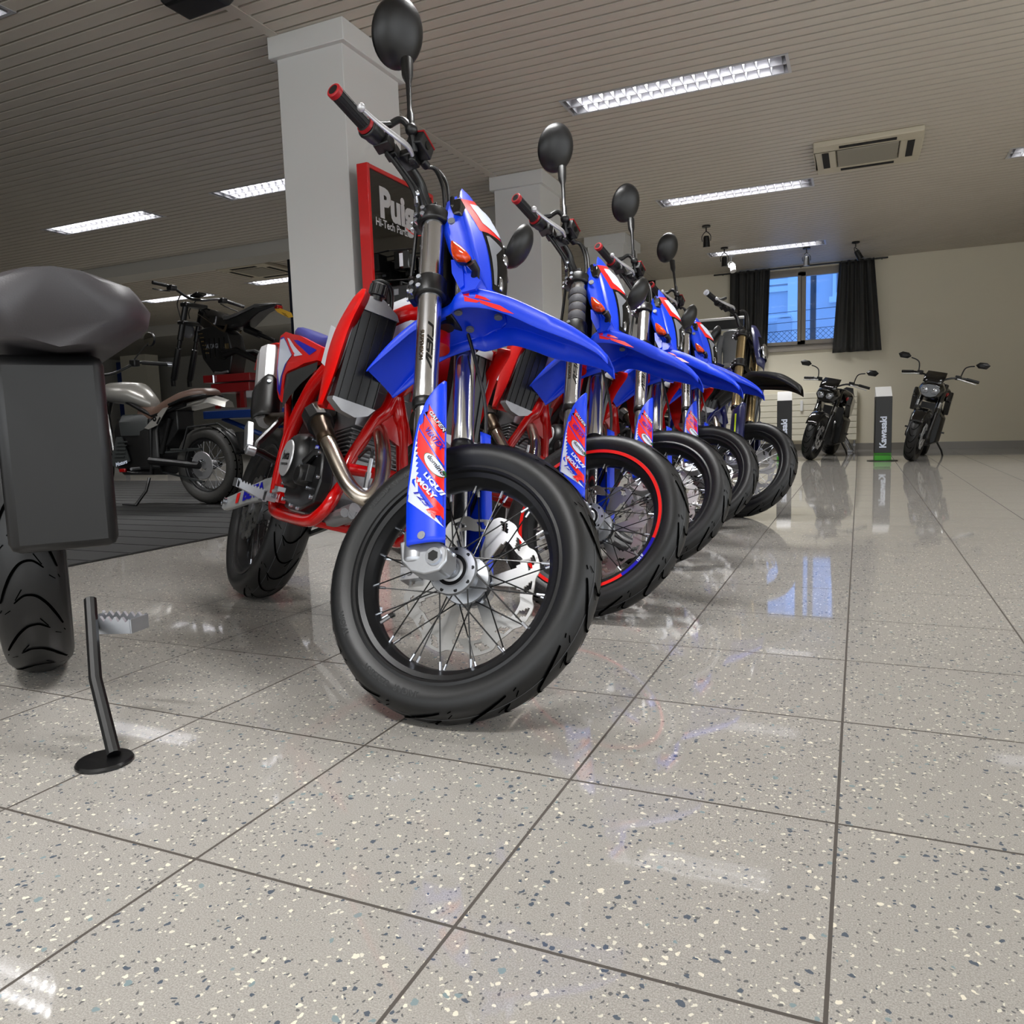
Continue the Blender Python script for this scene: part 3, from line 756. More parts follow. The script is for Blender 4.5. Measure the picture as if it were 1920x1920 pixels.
    M().box((-.0615, -.158, 1.1005), (.044, .062, .005), rot=Matrix.Rotation(.25, 3, 'Y')).build('reservoir_lid', mat('red_anodised', (.62, .04, .08), .3, metal=.5), mo, bevel=.001)
    M().cyl((-.046, -.158, 1.079), (-.0435, -.158, 1.0785), .0105, n=24).build('sight_glass', LENS, mo)
    # mirrors
    mirror_part(root, S, (-.118, -.218, 1.452), (.80 * .313 + .42 * .935, -.80 * .483 + .42 * .353, -.80 * .818 + .12), (.146, -.378, .914), .087,
                [(-.095, -.203, 1.352), (-.091, -.201, 1.298), (-.087, -.200, 1.27), (-.080, -.199, 1.19), (-.078, -.199, 1.165), (-.075, -.199, 1.15), (-.070, -.199, 1.098)])
    mirror_part(root, S, (.006, .352, 1.178), (.80, .28, -.53), (.55, -.1, .83), .074,
                [(-.030, .325, 1.150), (-.050, .31, 1.135), (-.07, .29, 1.115), (-.095, .265, 1.09), (-.10, .255, 1.085), (-.11, .24, 1.075), (-.12, .225, 1.068)], sx=.8)
    # hoses
    for nm, P, r in (('brake_hose', [(-.078, -.105, 1.072), (-.066, -.075, 1.092), (-.052, -.055, 1.05), (-.046, -.05, .985), (-.045, -.048, .93), (-.03, -.02, .86), (-.02, .03, .76)], .0052),
                     ('brake_hose', [(-.080, -.10, 1.078), (-.072, -.060, 1.112), (-.050, -.040, 1.075), (-.040, -.038, 1.0), (-.038, -.036, .93), (-.028, -.02, .86)], .0048),
                     ('throttle_cable', [(-.115, -.225, 1.105), (-.095, -.215, 1.125), (-.080, -.205, 1.115), (-.072, -.19, 1.085), (-.074, -.17, 1.055)], .0085),
                     ('throttle_cable', [(-.128, -.215, 1.03), (-.115, -.17, 1.015), (-.10, -.12, .985), (-.105, -.085, .94), (-.12, -.06, .86), (-.13, -.05, .78)], .005),
                     ('wiring_loom', [(-.120, -.19, 1.035), (-.108, -.13, 1.02), (-.094, -.09, .99), (-.090, -.070, .93), (-.10, -.06, .86)], .006),
                     ('front_brake_line', [(-.03, .02, .72), (-.01, .085, .58), (.005, .115, .44), (-.02, .128, .25), (-.07, .10, .12), (-.12, .06, .09)], .0045)):
        M().tube(P, r, 8, k=6).build(nm, BLACKP, root, S)
    kp = M().cyl((-.1, -.105, .985), (-.092, -.112, .945), .006, n=10).sph((-.098, -.105, .99), .009, 10); kp.build('cable_adjuster', ZINC, root, S)
    # ---- front fender
    tab = [(-.226, .519, .524, .060), (-.220, .522, .532, .063), (-.166, .556, .585, .066), (-.104, .598, .628, .066), (-.055, .610, .640, .066), (-.012, .617, .648, .070), (.012, .614, .660, .084), (.045, .612, .668, .082),
           (.090, .602, .655, .070), (.140, .572, .625, .066), (.20, .528, .580, .059), (.27, .486, .526, .046), (.318, .452, .478, .034), (.338, .425, .448, .031), (.343, .419, .441, .029)]
    fine = [(-.235 + .58 * i / 48,) for i in range(49)]; rows = []
    xs = [t[0] for t in tab]; curve = crom([(t[0], t[1], t[2]) for t in tab], 4); cw = crom([(t[0], t[3], 0) for t in tab], 4)
    for p, q in zip(curve, cw):
        x, zb, zt, w = p.x, p.y, p.z, q.y; rise = lerp(.002, .014, max(0, min(1, (x + .22) / .2))) * min(1, (.36 - x) / .1)
        cs = [(-1.03, zb), (-1.0, zt - .003), (-.97, zt), (-.70, zt + rise * .55), (-.35, zt + rise * .95), (0, zt + rise)]
        cs = cs + [(-a, b) for a, b in cs[:-1][::-1]]
        rows.append([V((x, a * w, z)) for a, z in cs])
    fd = M().grid(rows).build('front_fender', BLUE, root, S, solid=.0035, angle=28)
    for x, yy in ((-.006, -.035), (.07, -.03), (-.006, .035), (.07, .03)): bolt(M(), (x, yy, .652 if x < 0 else .664), (0, 0, -1), .010, .006).build('fender_bolt', GREYP, fd)
    fg = M()
    def F(p, lift=.003):   # on the right lip: p = (x, 0..1 up the lip)
        x = p[0]; i = min(range(len(curve)), key=lambda k: abs(curve[k].x - x)); j = min(i + 1, len(curve) - 1)
        zb, zt = [q[0] for q in (interp([(c.x, c.y) for c in curve], x), interp([(c.x, c.z) for c in curve], x))]; w = interp([(c.x, c.y) for c in cw], x)[0]
        return V((x, -w * (1.03 - .03 * p[1]) - lift, lerp(zb, zt, p[1])))
    for q in ([(.030, .92), (.030, .66), (.060, .46), (.094, .44), (.080, .58)], [(.032, .60), (.034, .30), (.062, .22), (.070, .34), (.05, .42)], [(.066, .40), (.070, .22), (.122, .06), (.148, .16), (.115, .34)]):
        fg.sheet(q, F)
    fg.build('fender_graphics', D_RED, fd)
    # ---- headlight mask
    mrow = [(1.075, -.021, -.020, .006), (1.045, -.016, .000, .024), (1.00, -.008, .022, .044), (.957, .003, .050, .062), (.91, .015, .070, .070), (.865, .026, .086, .075), (.81, .038, .097, .078), (.75, .052, .102, .076), (.70, .067, .098, .070), (.66, .080, .090, .060)]
    mc_ = crom([(z, e, c_) for z, e, c_, w in mrow], 3); mw_ = crom([(w, 0, 0) for z, e, c_, w in mrow], 3)
    def face(y, z, lift=0.):
        zz, e, c_, w = z, *[q for q in interp(sorted([(a.x, a.y, a.z, b.x) for a, b in zip(mc_, mw_)]), z)]
        t = min(1, abs(y) / w); return V((lerp(c_, e, t ** 1.3) + lift, y, z))
    rows = []
    for a, b in zip(mc_, mw_): rows.append([face(b.x * t, a.x) for t in (-1, -.85, -.65, -.4, -.2, 0, .2, .4, .65, .85, 1)])
    mk = M().grid(rows)
    for s in (-1, 1):
        side = [(1.0, -.008, .044, -.012, .052), (.957, .003, .062, -.012, .085), (.90, .017, .071, -.012, .100), (.84, .032, .077, -.008, .103), (.78, .045, .077, .008, .103), (.715, .062, .072, .036, .098), (.66, .080, .060, .055, .085)]
        mk.grid([[V((e, s * w, z)), V((lerp(e, bx2, .45) - .004, s * (lerp(w, wy, .5) - .002), z)), V((bx2, s * wy, z)), V((bx2 - .012, s * (wy - .006), z))] for z, e, w, bx2, wy in side])
        lowp = [(.000, .755), (.022, .748), (.074, .672), (.062, .652), (.030, .652), (.004, .715)]
        mk.xz(lowp, s * .094, s * .088); mk.xz([(.022, .748), (.030, .735), (.036, .665), (.028, .66)], s * .100, s * .088)
    mko = mk.build('headlight_mask', BLUE, root, S, solid=.003, angle=25)
    st = M()
    out = [(-.058, .962), (-.047, .995), (.0, 1.022), (.047, .995), (.058, .962), (.050, .868), (.028, .850), (-.020, .862), (-.050, .868)]
    inn = [(-.040, .958), (-.034, .982), (.0, 1.004), (.040, .985), (.048, .958), (.041, .872), (.020, .858), (-.010, .874), (-.036, .905)]
    def fine_poly(pl, k=4): return [tuple(V(a).lerp(V(b), i / k)) for a, b in zip(pl, pl[1:] + pl[:1]) for i in range(k)]
    def fan(m, pl, f, mi):
        cx = sum(p[0] for p in pl) / len(pl); cz = sum(p[1] for p in pl) / len(pl); pl = fine_poly(pl)
        m.loft([[f((lerp(cx, p[0], t), lerp(cz, p[1], t))) for p in pl] for t in (0.01, .25, .5, .75, 1)], mi, caps=False)
    fan(st, out, lambda p: face(p[0], p[1], .0032), 0); fan(st, inn, lambda p: face(p[0], p[1], .0045), 1)
    st.build('mask_graphics', [D_RED, D_WHITE], mko)
    ln = M(); lens_o = [(-.046, .868), (-.034, .870), (.0, .860), (.054, .828), (.052, .812), (.032, .735), (.004, .690), (-.044, .682)]
    fan(ln, lens_o, lambda p: face(p[0], p[1], .0035), 0)
    fan(ln, [(-.041, .855), (-.034, .857), (-.010, .832), (-.012, .826), (-.028, .822), (-.033, .70), (-.040, .70)], lambda p: face(p[0], p[1], .005), 1)
    fan(ln, [(.020, .835), (.044, .820), (.040, .800), (.022, .79)], lambda p: face(p[0], p[1], .005), 2)
    ln.sph(face(.002, .800, .001), (.007, .012, .020), 14, 3); ln.sph(face(.022, .765, .001), (.006, .014, .010), 12, 3); ln.sph(face(-.018, .715, .002), (.006, .010, .022), 12, 3)
    ln.build('headlight', [LENS, GREYP, DARKG, CHROME], mko)
    mb = M()
    for s in (-1, 1): bolt(mb, (.000, s * .100, .868), (.2, s, 0), .009, .005)
    mb.build('mask_bolt', GREYP, mko)
    sp_ = M().box((.0, -.07, .93), (.03, .035, .05)).cyl((-.008, -.085, .93), (-.008, -.085, .965), .006); sp_.build('speedometer', BLACKG, root, S, bevel=.004)
    for s in (-1, 1):
        ts = M(); c_ = V((.044, s * .134, .740)); rot = Matrix.Rotation(.55, 3, 'Y')
        so_ = [(.0131, .7793), (.0169, .7808), (.0285, .7690), (.0401, .7558), (.0530, .7380), (.063, .7195), (.0624, .7126), (.0519, .708), (.0304, .7175), (.0192, .7301), (.0150, .7480), (.0128, .7648)]
        cx_, cz_ = .036, .741
        ts.loft([[V((lerp(cx_, x, k), s * yy, lerp(cz_, z, k))) for x, z in so_] for k, yy in ((.02, .141), (.45, .139), (.8, .135), (.95, .130), (1., .126), (1., .118))], caps=False)
        to = ts.build('turn_signal', AMBER, root, S)
        M().loft([[V((lerp(cx_, x, k), s * yy, lerp(cz_, z, k))) for x, z in so_] for k, yy in ((1.02, .122), (.95, .108), (.55, .098))]).build('signal_housing', BLACKP, to)
        M().tube([c_ + V((.02, -s * .012, -.036)), c_ + V((.024, -s * .03, -.043)), V((.055, s * .080, .690))], [.012, .010, .011], 12).build('signal_stalk', BLACKP, to)
    # ---- chassis (bike frame) ------------------------------------------------
    B0 = None
    fr = M()
    near = [(.985, 0, .84), (.925, .0, .74), (.858, -.0, .700), (.868, -.018, .645), (.861, -.035, .619), (.857, -.055, .560), (.855, -.075, .497), (.875, -.092, .433), (.905, -.115, .376), (.875, -.126, .338), (.816, -.130, .318), (.66, -.132, .314), (.545, -.135, .316), (.507, -.138, .336), (.481, -.140, .423), (.485, -.140, .52), (.510, -.140, .585), (.555, -.140, .640), (.616, -.135, .705), (.74, -.105, .80), (.90, -.06, .875), (1.0, -.02, .90)]
    for s in (1, -1):
        pts = [(x, y * s, z) for x, y, z in near]
        fr.tube(pts, [.024, .026, .022, .019, .018] + [.0165] * 10 + [.019, .021, .022, .023, .025, .026, .028], 14, k=4)
    fr.cyl((1.045, 0, .80), (.985, 0, .93), .030, n=24)
    fr.prism([(-.040, .600), (-.02, .69), (.02, .69), (.075, .585), (.055, .56), (.012, .575)], lambda p: V((.868, p[0], p[1])), lambda p: V((.845, p[0], p[1])))
    fr.tube([(.96, -.115, .465), (.957, 0, .478), (.96, .115, .465)], .0145, 12)
    fr.tube([(.50, -.13, .33), (.50, .13, .33)], .016, 12); fr.tube([(.82, -.13, .32), (.84, 0, .322), (.82, .13, .32)], .013, 10)
    fr.bx((.80, -.125, .318), (.86, -.095, .324)); fr.bx((.52, -.155, .345), (.60, -.135, .395))
    for s in (-1, 1):
        fr.tube([(.60, s * .12, .70), (.35, s * .105, .80), (-.05, s * .09, .88)], .013, 10); fr.tube([(.49, s * .13, .45), (.30, s * .11, .62), (.02, s * .09, .86)], .012, 10)
    fr.build('frame', REDTUBE, root, angle=45)
    # radiators with their plastic shrouds
    for s in (-1, 1):
        X = .975
        r = M(); cw0, cw1 = .088, .190     # |y| inner, outer
        def RP(y, z, x): return V((x + (z - .73) * -.10, s * (y + (.85 - z) * .05), z))
        def slab(y0, y1, z0, z1, x0, x1, mi):
            r.add([RP(y, z, x) for x in (x0, x1) for y in (y0, y1) for z in (z0, z1)], [(0, 1, 3, 2), (4, 6, 7, 5), (0, 4, 5, 1), (2, 3, 7, 6), (0, 2, 6, 4), (1, 5, 7, 3)], mi)
        slab(cw0, cw1, .615, .850, X - .03, X, 0)
        for k in range(5): slab(lerp(cw0, cw1, (k + .02) / 4.6), lerp(cw0, cw1, (k + .10) / 4.6), .615, .850, X, X + .004, 1)
        ro = r.build('radiator', [D_BLACK, BLACKP, GROOVE_SHADE], root)
        M().loft([[RP(y, z, x) for y, z in ((cw0 - .004, .848), (cw0 + .004, .862), (lerp(cw0, cw1, .45), .886), (lerp(cw0, cw1, .8), .884), (cw1 + .003, .868), (cw1 + .003, .846))] for x in (X - .036, X - .03, X + .002, X + .006)]).build('radiator_tank', ALUD, ro, angle=25)
        M().loft([[RP(y, z, x) for y, z in ((cw0 - .004, .618), (cw0 + .01, .598), (lerp(cw0, cw1, .4), .585), (lerp(cw0, cw1, .75), .592), (cw1 + .003, .612), (cw1 + .003, .620))] for x in (X - .036, X - .03, X + .002, X + .006)]).build('radiator_tank', ALUD, ro, angle=25)
        if s < 0:
            cp_ = M().lathe([(0, .922), (.018, .922), (.021, .918), (.021, .892), (.016, .890), (.016, .880)], (X - .02, -.150, 0), 'z', 28)
            for k in range(14):
                a = 2 * PI * k / 14; cp_.cyl((X - .02 + .021 * math.cos(a), -.150 + .021 * math.sin(a), .894), (X - .02 + .021 * math.cos(a), -.150 + .021 * math.sin(a), .917), .0022, n=6)
            cp_.build('radiator_cap', BLACKP, ro)
            M().tube([(X - .02, -.168, .918), (X - .02, -.150, .930), (X - .022, -.125, .926), (X - .03, -.108, .90), (X - .035, -.10, .86)], .0055, 10, k=5).build('overflow_hose', BLACKP, ro)
        # shroud blade
        fe_ = [(.875, 1.028, .206, .965, .198), (.855, 1.030, .207, .945, .202), (.80, .992, .208, .90, .205), (.74, .978, .209, .885, .206), (.68, .965, .208, .885, .203), (.64, .945, .206, .890, .202), (.600, .918, .203, .895, .201)]
        pts = crom([(z, x, y) for z, x, y, _, _ in fe_], 4); pb = crom([(z, x, y) for z, _, _, x, y in fe_], 4); rows = []
        for p, q in zip(pts, pb):
            z = p.x; bk = interp([(.60, .88), (.66, .82), (.76, .74), (.86, .70)], z)[0]
            rows.append([V((p.y - .030, s * (p.z - .022), z)), V((p.y, s * p.z, z)), V((p.y - .010, s * (p.z + .004), z)), V((q.y, s * (q.z + .004), z)), V((q.y - .03, s * (q.z - .012), z)), V((bk, s * .135, z + .005))])
        sh = M().grid(rows).build('radiator_shroud', RED, root, solid=.003, angle=30)
        wp = [(.90, .76), (.86, .70), (.80, .72), (.80, .82), (.87, .80)]
        M().xz(wp, s * .196, s * .192).build('shroud_panel', WHITEP, sh)
        br = M().xz([(.955, .845), (.975, .80), (.962, .70), (.93, .625), (.915, .63), (.935, .72), (.94, .80)], s * .198, s * .195); bolt(br, (.962, s * .199, .80), (.5, s, 0), .008, .004); bolt(br, (.945, s * .199, .665), (.5, s, 0), .008, .004)
        br.build('radiator_bracket', GREYP, ro)
    # tank
    tkm = M(); rings = []
    for x, hw, zb, zt in ((1.0, .03, .88, .915), (.96, .06, .84, .945), (.88, .085, .80, .955), (.76, .10, .78, .945), (.66, .10, .78, .905)):
        rings.append([V((x, hw * math.cos(a), lerp(zb, zt, .5) + (zt - zb) / 2 * math.sin(a))) for a in [2 * PI * k / 20 for k in range(20)]])
    tkm.loft(rings); tkm.build('fuel_tank', WHITEP, root)
    # seat
    st_ = M(); rings = []
    for x, hw, zt, dz in ((.80, .055, .905, .03), (.72, .075, .890, .045), (.58, .105, .868, .05), (.45, .122, .868, .05), (.30, .118, .898, .045), (.15, .105, .935, .04), (.02, .085, .965, .035), (-.08, .055, .983, .025), (-.11, .03, .982, .012)):
        rings.append([V((x, hw * c_, zt + dz * (h_ - 1))) for c_, h_ in ((-1, -.1), (-1.02, .3), (-.95, .72), (-.75, .93), (-.4, 1), (0, 1.02), (.4, 1), (.75, .93), (.95, .72), (1.02, .3), (1, -.1), (.5, -.2), (-.5, -.2))])
    st_.loft(rings).build('seat', SEATB, root, angle=50)
    # side panels, airbox covers
    for s in (-1, 1):
        def W(p, lift=0.):
            x, z = p; t = (z - .66) / .26
            return V((x, s * (interp([(-.10, .118), (.1, .128), (.3, .146), (.6, .148)], x)[0] - .020 * max(0, t - .45) + lift), z))
        def Wb(p): return W(p, -.006)
        outl = [(-.074, .925), (.000, .931), (.095, .910), (.30, .872), (.597, .800), (.590, .762), (.46, .764), (.402, .757), (.30, .752), (.262, .742), (.300, .690), (.322, .650), (.262, .668), (.19, .700), (.08, .776), (-.02, .855)]
        pm = M(); fan(pm, outl, W, 0); n_ = fine_poly(outl); pm.loft([[W(p) for p in n_], [V((W(p).x, W(p).y - s * .03, W(p).z)) for p in n_]], caps=False)
        po = pm.build('side_panel', RED, root, angle=40)
        g_ = M()
        fan(g_, [(-.055, .915), (.012, .912), (.300, .810), (.245, .790), (.225, .745), (.285, .672), (.20, .700), (.09, .776)], lambda p: W(p, .0012), 1)
        fan(g_, [(-.040, .905), (.015, .904), (.290, .806), (.225, .784), (.208, .742), (.222, .712), (.10, .782)], lambda p: W(p, .0022), 0)
        fan(g_, [(.004, .912), (.030, .908), (.33, .806), (.31, .802)], lambda p: W(p, .003), 2)
        fan(g_, [(.075, .897), (.125, .887), (.425, .793), (.335, .797)], lambda p: W(p, .0022), 0)
        fan(g_, [(.22, .868), (.30, .856), (.56, .795), (.50, .785), (.40, .815)], lambda p: W(p, .0015), 1)
        g_.build('panel_graphics', [D_WHITE, D_BLUE, D_RED], po)
        dk = M(); fan(dk, [(.270, .745), (.420, .753), (.590, .758), (.60, .735), (.47, .70), (.39, .665), (.345, .632), (.322, .650), (.300, .690)], lambda p: W(p, -.003), 0)
        dk.build('airbox_cover', DARKG, root)
    rf = M().grid([[V((x, y, z + .02 * (1 - (y / w) ** 2))) for y in [w * t for t in (-1, -.6, -.2, .2, .6, 1)]] for x, w, z in ((.10, .10, .86), (-.1, .11, .90), (-.3, .10, .915), (-.48, .08, .90), (-.62, .05, .86))])
    rf.build('rear_fender', RED, root, solid=.004)
    M().loft([[V((x, y, z)) for y, z in ((-.09, zb), (.09, zb), (.10, zt), (-.10, zt))] for x, zb, zt in ((.22, .66, .86), (.40, .56, .82), (.56, .50, .78))]).build('airbox', BLACKP, root, bevel=.01)
    # muffler
    ms = M(); a_, b_ = V((.075, -.118, .615)), V((-.125, -.113, .865)); e = (b_ - a_)
    ms.tube([a_ - e * .08, a_, a_ + e * .1, a_ + e * .92, b_, b_ + e * .03], [.03, .040, .046, .047, .042, .02], 10)
    mo_ = ms.build('muffler', SILVER, root, angle=20)
    u_ = e.normalized(); tc_ = (V((2.78, -.77, .35)) - (a_ + b_) / 2); tc_ = (tc_ - u_ * tc_.dot(u_)).normalized(); w_ = u_.cross(tc_)
    hs_m = M(); rows = []
    for i in range(13):
        t_ = i / 12; row = []
        for j in range(9):
            a = lerp(-1.25, 1.05, j / 8); top = lerp(.50, .28, abs(j - 4.5) / 4.5); q = lerp(-.10, top, t_)
            row.append(a_ + e * q + (tc_ * math.cos(a) + w_ * math.sin(a)) * (.054 - .008 * max(0, -q * 6)))
        rows.append(row)
    hs_m.grid(rows).build('heat_shield', BLACKP, mo_, solid=.004)
    hb2 = M(); bolt(hb2, a_ + e * .36 + tc_ * .056, tc_, .007, .004); hb2.build('shield_bolt', ZINC, mo_)
    # exhaust header
    hp = [(.80, .0, .600), (.86, -.02, .590), (.95, -.034, .535), (.993, -.040, .488), (1.034, -.055, .438), (1.047, -.080, .405), (1.022, -.105, .412), (.981, -.125, .441), (.909, -.148, .502), (.862, -.153, .53)]
    ho = M().tube(hp, .0195, 18, k=6).build('exhaust_header', STEEL, root)
    M().tube([(.872, -.152, .523), (.862, -.154, .532), (.852, -.155, .540), (.81, -.157, .563), (.775, -.157, .583), (.73, -.150, .605), (.66, -.10, .62), (.50, -.07, .62), (.10, -.112, .61)], [.024, .025, .024, .026, .030, .028, .021, .021, .022], 18, k=4).build('mid_pipe', BRONZE, ho)
    gd = M().tube([(.80, -.156, .566), (.74, -.158, .592)], [.036, .036], 10); gd.build('pipe_guard', BLACKP, ho)
    ox = M().cyl((1.035, -.085, .420), (1.020, -.083, .465), .0075, n=8).cyl((1.020, -.083, .465), (1.012, -.082, .50), .0055, n=10); ox.cyl((1.036, -.085, .416), (1.033, -.085, .425), .011, n=6)
    oo = ox.build('lambda_sensor', ZINC, ho); M().tube([(1.012, -.082, .50), (1.0, -.080, .520), (.975, -.084, .522), (.95, -.09, .50)], .004, 8, k=4).build('sensor_lead', BLACKP, oo)
    # engine
    en = M()
    en.loft([[V((x, y, z)) for x, z in ((.50, .40), (.56, .335), (.86, .335), (.90, .40), (.87, .48), (.62, .50), (.52, .46))] for y in (-.125, -.11, .11, .125)])
    cy = M(); R_ = Matrix.Rotation(-.12, 3, 'Y')
    cy.box((.73, 0, .53), (.13, .13, .10), rot=R_); cy.box((.735, 0, .635), (.16, .15, .11), rot=R_)
    for k in range(7): cy.box((.73, 0, .50 + k * .012), (.155, .155, .005), rot=R_)
    cy.box((.74, 0, .70), (.14, .12, .03), rot=R_)
    for k, (x, y) in enumerate(((.79, -.06), (.69, -.06), (.79, .06), (.69, .06))): cy.cyl((x, y, .70), (x, y, .725), .010, n=10)
    for k in range(6): en.cyl((.60 + k * .055, -.126, .352 + .006 * (k % 2)), (.60 + k * .055, .126, .352), .011, n=10)
    eo = en.build('engine', ALUD, root, bevel=.008)
    cy.build('cylinder', ALUD, eo, bevel=.004)
    fn = M()
    for k in range(4): fn.tube([(.84, -.10 + .02 * k, .34), (.95, -.09 + .02 * k, .36)], .012, 8)
    fn.tube([(.72, -.09, .335), (.88, -.085, .34), (.94, -.06, .37)], .022, 12); fn.build('oil_lines', ALUD, eo)
    cc = M(); cx, cz = .700, .466
    cc.lathe([(0, -.190), (.052, -.190), (.060, -.186), (.070, -.176), (.076, -.158), (.080, -.120)], (cx, 0, cz), 'y', 40)
    cc.loft([[V((x, y, z)) for x, z in ((.60, .40), (.66, .352), (.80, .338), (.892, .366), (.905, .42), (.875, .49), (.80, .53), (.70, .545), (.62, .53))] for y in (-.12, -.150, -.157)])
    cc.build('clutch_cover', BLACKP, eo, bevel=.006)
    ccd = M().lathe([(0, -.1935), (.0485, -.1935), (.050, -.190)], (cx, 0, cz), 'y', 40)
    cco = ccd.build('clutch_disc', SILVER, eo)
    lt = M(); lt.text('beta', lambda p: V((cx + p[0], -.1942, cz + .006 + p[1])), .034, .0012); lt.text('motorcycles', lambda p: V((cx + p[0], -.1942, cz - .016 + p[1])), .0125, .0003)
    lt.build('cover_lettering', D_BLACK, cco)
    pc = M().lathe([(0, -.186), (.022, -.186), (.026, -.180), (.028, -.15)], (.800, 0, .428), 'y', 28); pc.box((.83, -.166, .435), (.05, .022, .045)); pc.tube([(.80, -.17, .46), (.83, -.16, .49), (.86, -.13, .50)], .012, 10)
    pc.build('water_pump', BLACKP, eo, bevel=.003)
    tg = M().bx((.812, -.1585, .497), (.842, -.1575, .511), 0); tg.bx((.812, -.1585, .481), (.842, -.1575, .495), 1)
    tg.text('LIQUI', lambda p: V((.827 + p[0], -.1592, .504 + p[1])), .010, .0004, 1); tg.text('MOLY', lambda p: V((.827 + p[0], -.1592, .488 + p[1])), .010, .0004, 0); tg.build('oil_sticker', [D_BLUE, D_WHITE], eo)
    bt = M()
    for x, z in ((.62, .40), (.66, .358), (.74, .346), (.80, .343), (.885, .378), (.897, .43), (.862, .492), (.79, .525), (.62, .53), (.76, .41), (.84, .40)): bolt(bt, (x, -.157, z), (0, -1, 0), .0058, .007)
    bt.build('cover_bolts', ZINC, eo)
    # swingarm
    for s in (-1, 1):
        sw = M(); rings = []
        for x, zc, hz, y in ((.56, .395, .030, .105), (.46, .394, .030, .128), (.36, .373, .034, .140), (.20, .340, .026, .148), (.05, .310, .024, .150), (-.035, .296, .022, .150), (-.062, .290, .014, .148)):
            rings.append([V((x, s * (y + a), zc + b * hz)) for a, b in ((-.016, -1), (-.016, 1), (.002, 1.0), (.006, .7), (.006, -.7), (.002, -1.))])
        so = sw.loft(rings).build('swingarm', SWG, root, bevel=.003)
        if s < 0:
            d_ = M(); ang = math.atan2(.393 - .323, .447 - .105)
            def SW(p): return V((.272 + p[0] * math.cos(ang) - p[1] * math.sin(ang), -(interp([(.05, .1565), (.2, .1545), (.36, .1465), (.46, .135)], .272 + p[0])[0] + .0015), .353 + p[0] * math.sin(ang) + p[1] * math.cos(ang)))
            d_.sheet([(-.150, -.017), (-.118, -.017), (-.112, .017), (-.150, .017)], SW, 0)
            d_.text('BETA', lambda p: SW((p[0] * 1.45 + .02, p[1])), .055, .0022, 1); d_.build('swingarm_lettering', [D_RED, D_BLUE], so)
        b = M(); bolt(b, (0, s * .157, .305), (0, s, 0), .013, .010); bolt(b, (-.045, s * .157, .297), (0, s, 0), .007, .006); b.build('axle_nut', ZINC, so)
    M().bx((.40, -.10, .33), (.56, .10, .42)).build('swingarm_pivot', SILVER, root, bevel=.01)
    M().cyl((.36, 0, .42), (.44, 0, .62), .03, n=20).build('rear_shock', BLACKM, root)
    # foot pegs
    for s in (-1, 1):
        fp = M(); 
        for x in (.535, .572):
            pr = []
            n = 11
            for k in range(n): 
                u = k / (n - 1); pr += [(lerp(.185, .268, u), .366 + lerp(.006, .017, u)), (lerp(.185, .268, u + .5 / (n - 1)), .366 + lerp(0, .010, u))] if k < n - 1 else [(.268, .383)]
            pl = [(y, z) for y, z in pr] + [(.268, .362), (.185, .340)]
            fp.prism(pl, lambda p, x=x: V((x - .003, s * p[0], p[1])), lambda p, x=x: V((x + .003, s * p[0], p[1])))
        fp.bx((.532, s * .262, .360), (.575, s * .270, .384)); fp.bx((.532, s * .180, .338), (.575, s * .192, .372)); fp.bx((.538, s * .155, .342), (.570, s * .184, .366))
        fp.build('foot_peg', ALU, root)
        b = M(); bolt(b, (.575, s * .165, .362), (1, 0, 0), .009, .008); b.build('peg_bolt', ZINC, root)
        pp = M().tube([(.30, s * .128, .60), (.38, s * .20, .50), (.44, s * .215, .475)], .011, 10); pp.tube([(.42, s * .13, .46), (.43, s * .19, .475), (.445, s * .216, .477)], .011, 10)
        ppo = pp.build('passenger_peg_hanger', BLACKM, root)
        pg = M().box((.385, s * .228, .515), (.030, .020, .10), rot=Matrix.Rotation(-.75, 3, 'Y')).cyl((.445, s * .212, .472), (.445, s * .24, .472), .014, n=16); pg.build('passenger_peg', ALU, ppo, bevel=.003)
        pd = M().tube([(.60, s * .17, .372), (.66, s * .19, .372), (.72, s * .195, .378)], .006, 8).box((.735, s * .197, .380), (.034, .02, .012)); pd.build('brake_pedal' if s < 0 else 'gear_lever', ALU, root)
    M().tube([(.55, .14, .33), (.50, .20, .20), (.455, .262, .098)], .011, 10).box((.455, .265, .095), (.06, .04, .008)).build('side_stand', ZINC, root)
    # rear wheel
    RW = Matrix.Translation((0, 0, .305))
    rw = rim_mesh(.231, .057).build('rear_wheel', RIMB, root, RW)
    tyre(.307, .229, .134, rw, line=(-.20, .20))
    M().lathe([(0, -.075), (.02, -.075), (.02, -.05), (.052, -.045), (.052, -.036), (.03, -.03), (.03, .03), (.052, .036), (.052, .045), (.02, .05), (.02, .075), (0, .075)], n=32).build('hub', ALU, rw)
    disc_mesh(.110, .086, .04, -.068, wave=10, n=200).build('brake_disc', DISC, rw, angle=30)
    sp2 = M().lathe([(.05, .066), (.105, .066), (.108, .069), (.105, .072), (.05, .072)], n=40, wrap=True); sp2.build('sprocket', BLACKM, rw)
    spokes(rw, .046, .040, .1985, .014)
    M().box((-.075, -.085, .03), (.05, .04, .07)).build('rear_caliper', BLACKM, root, RW, bevel=.006)
    ch = M()
    for z0, z1 in ((.305 + .107, .40), (.305 - .107, .345)): ch.box((.27, .069, (z0 + z1) / 2), (.58, .012, .013), rot=Matrix.Rotation(math.atan2(-(z1 - z0), .58), 3, 'Y'))
    ch.build('chain', DARKG, root)
    return root
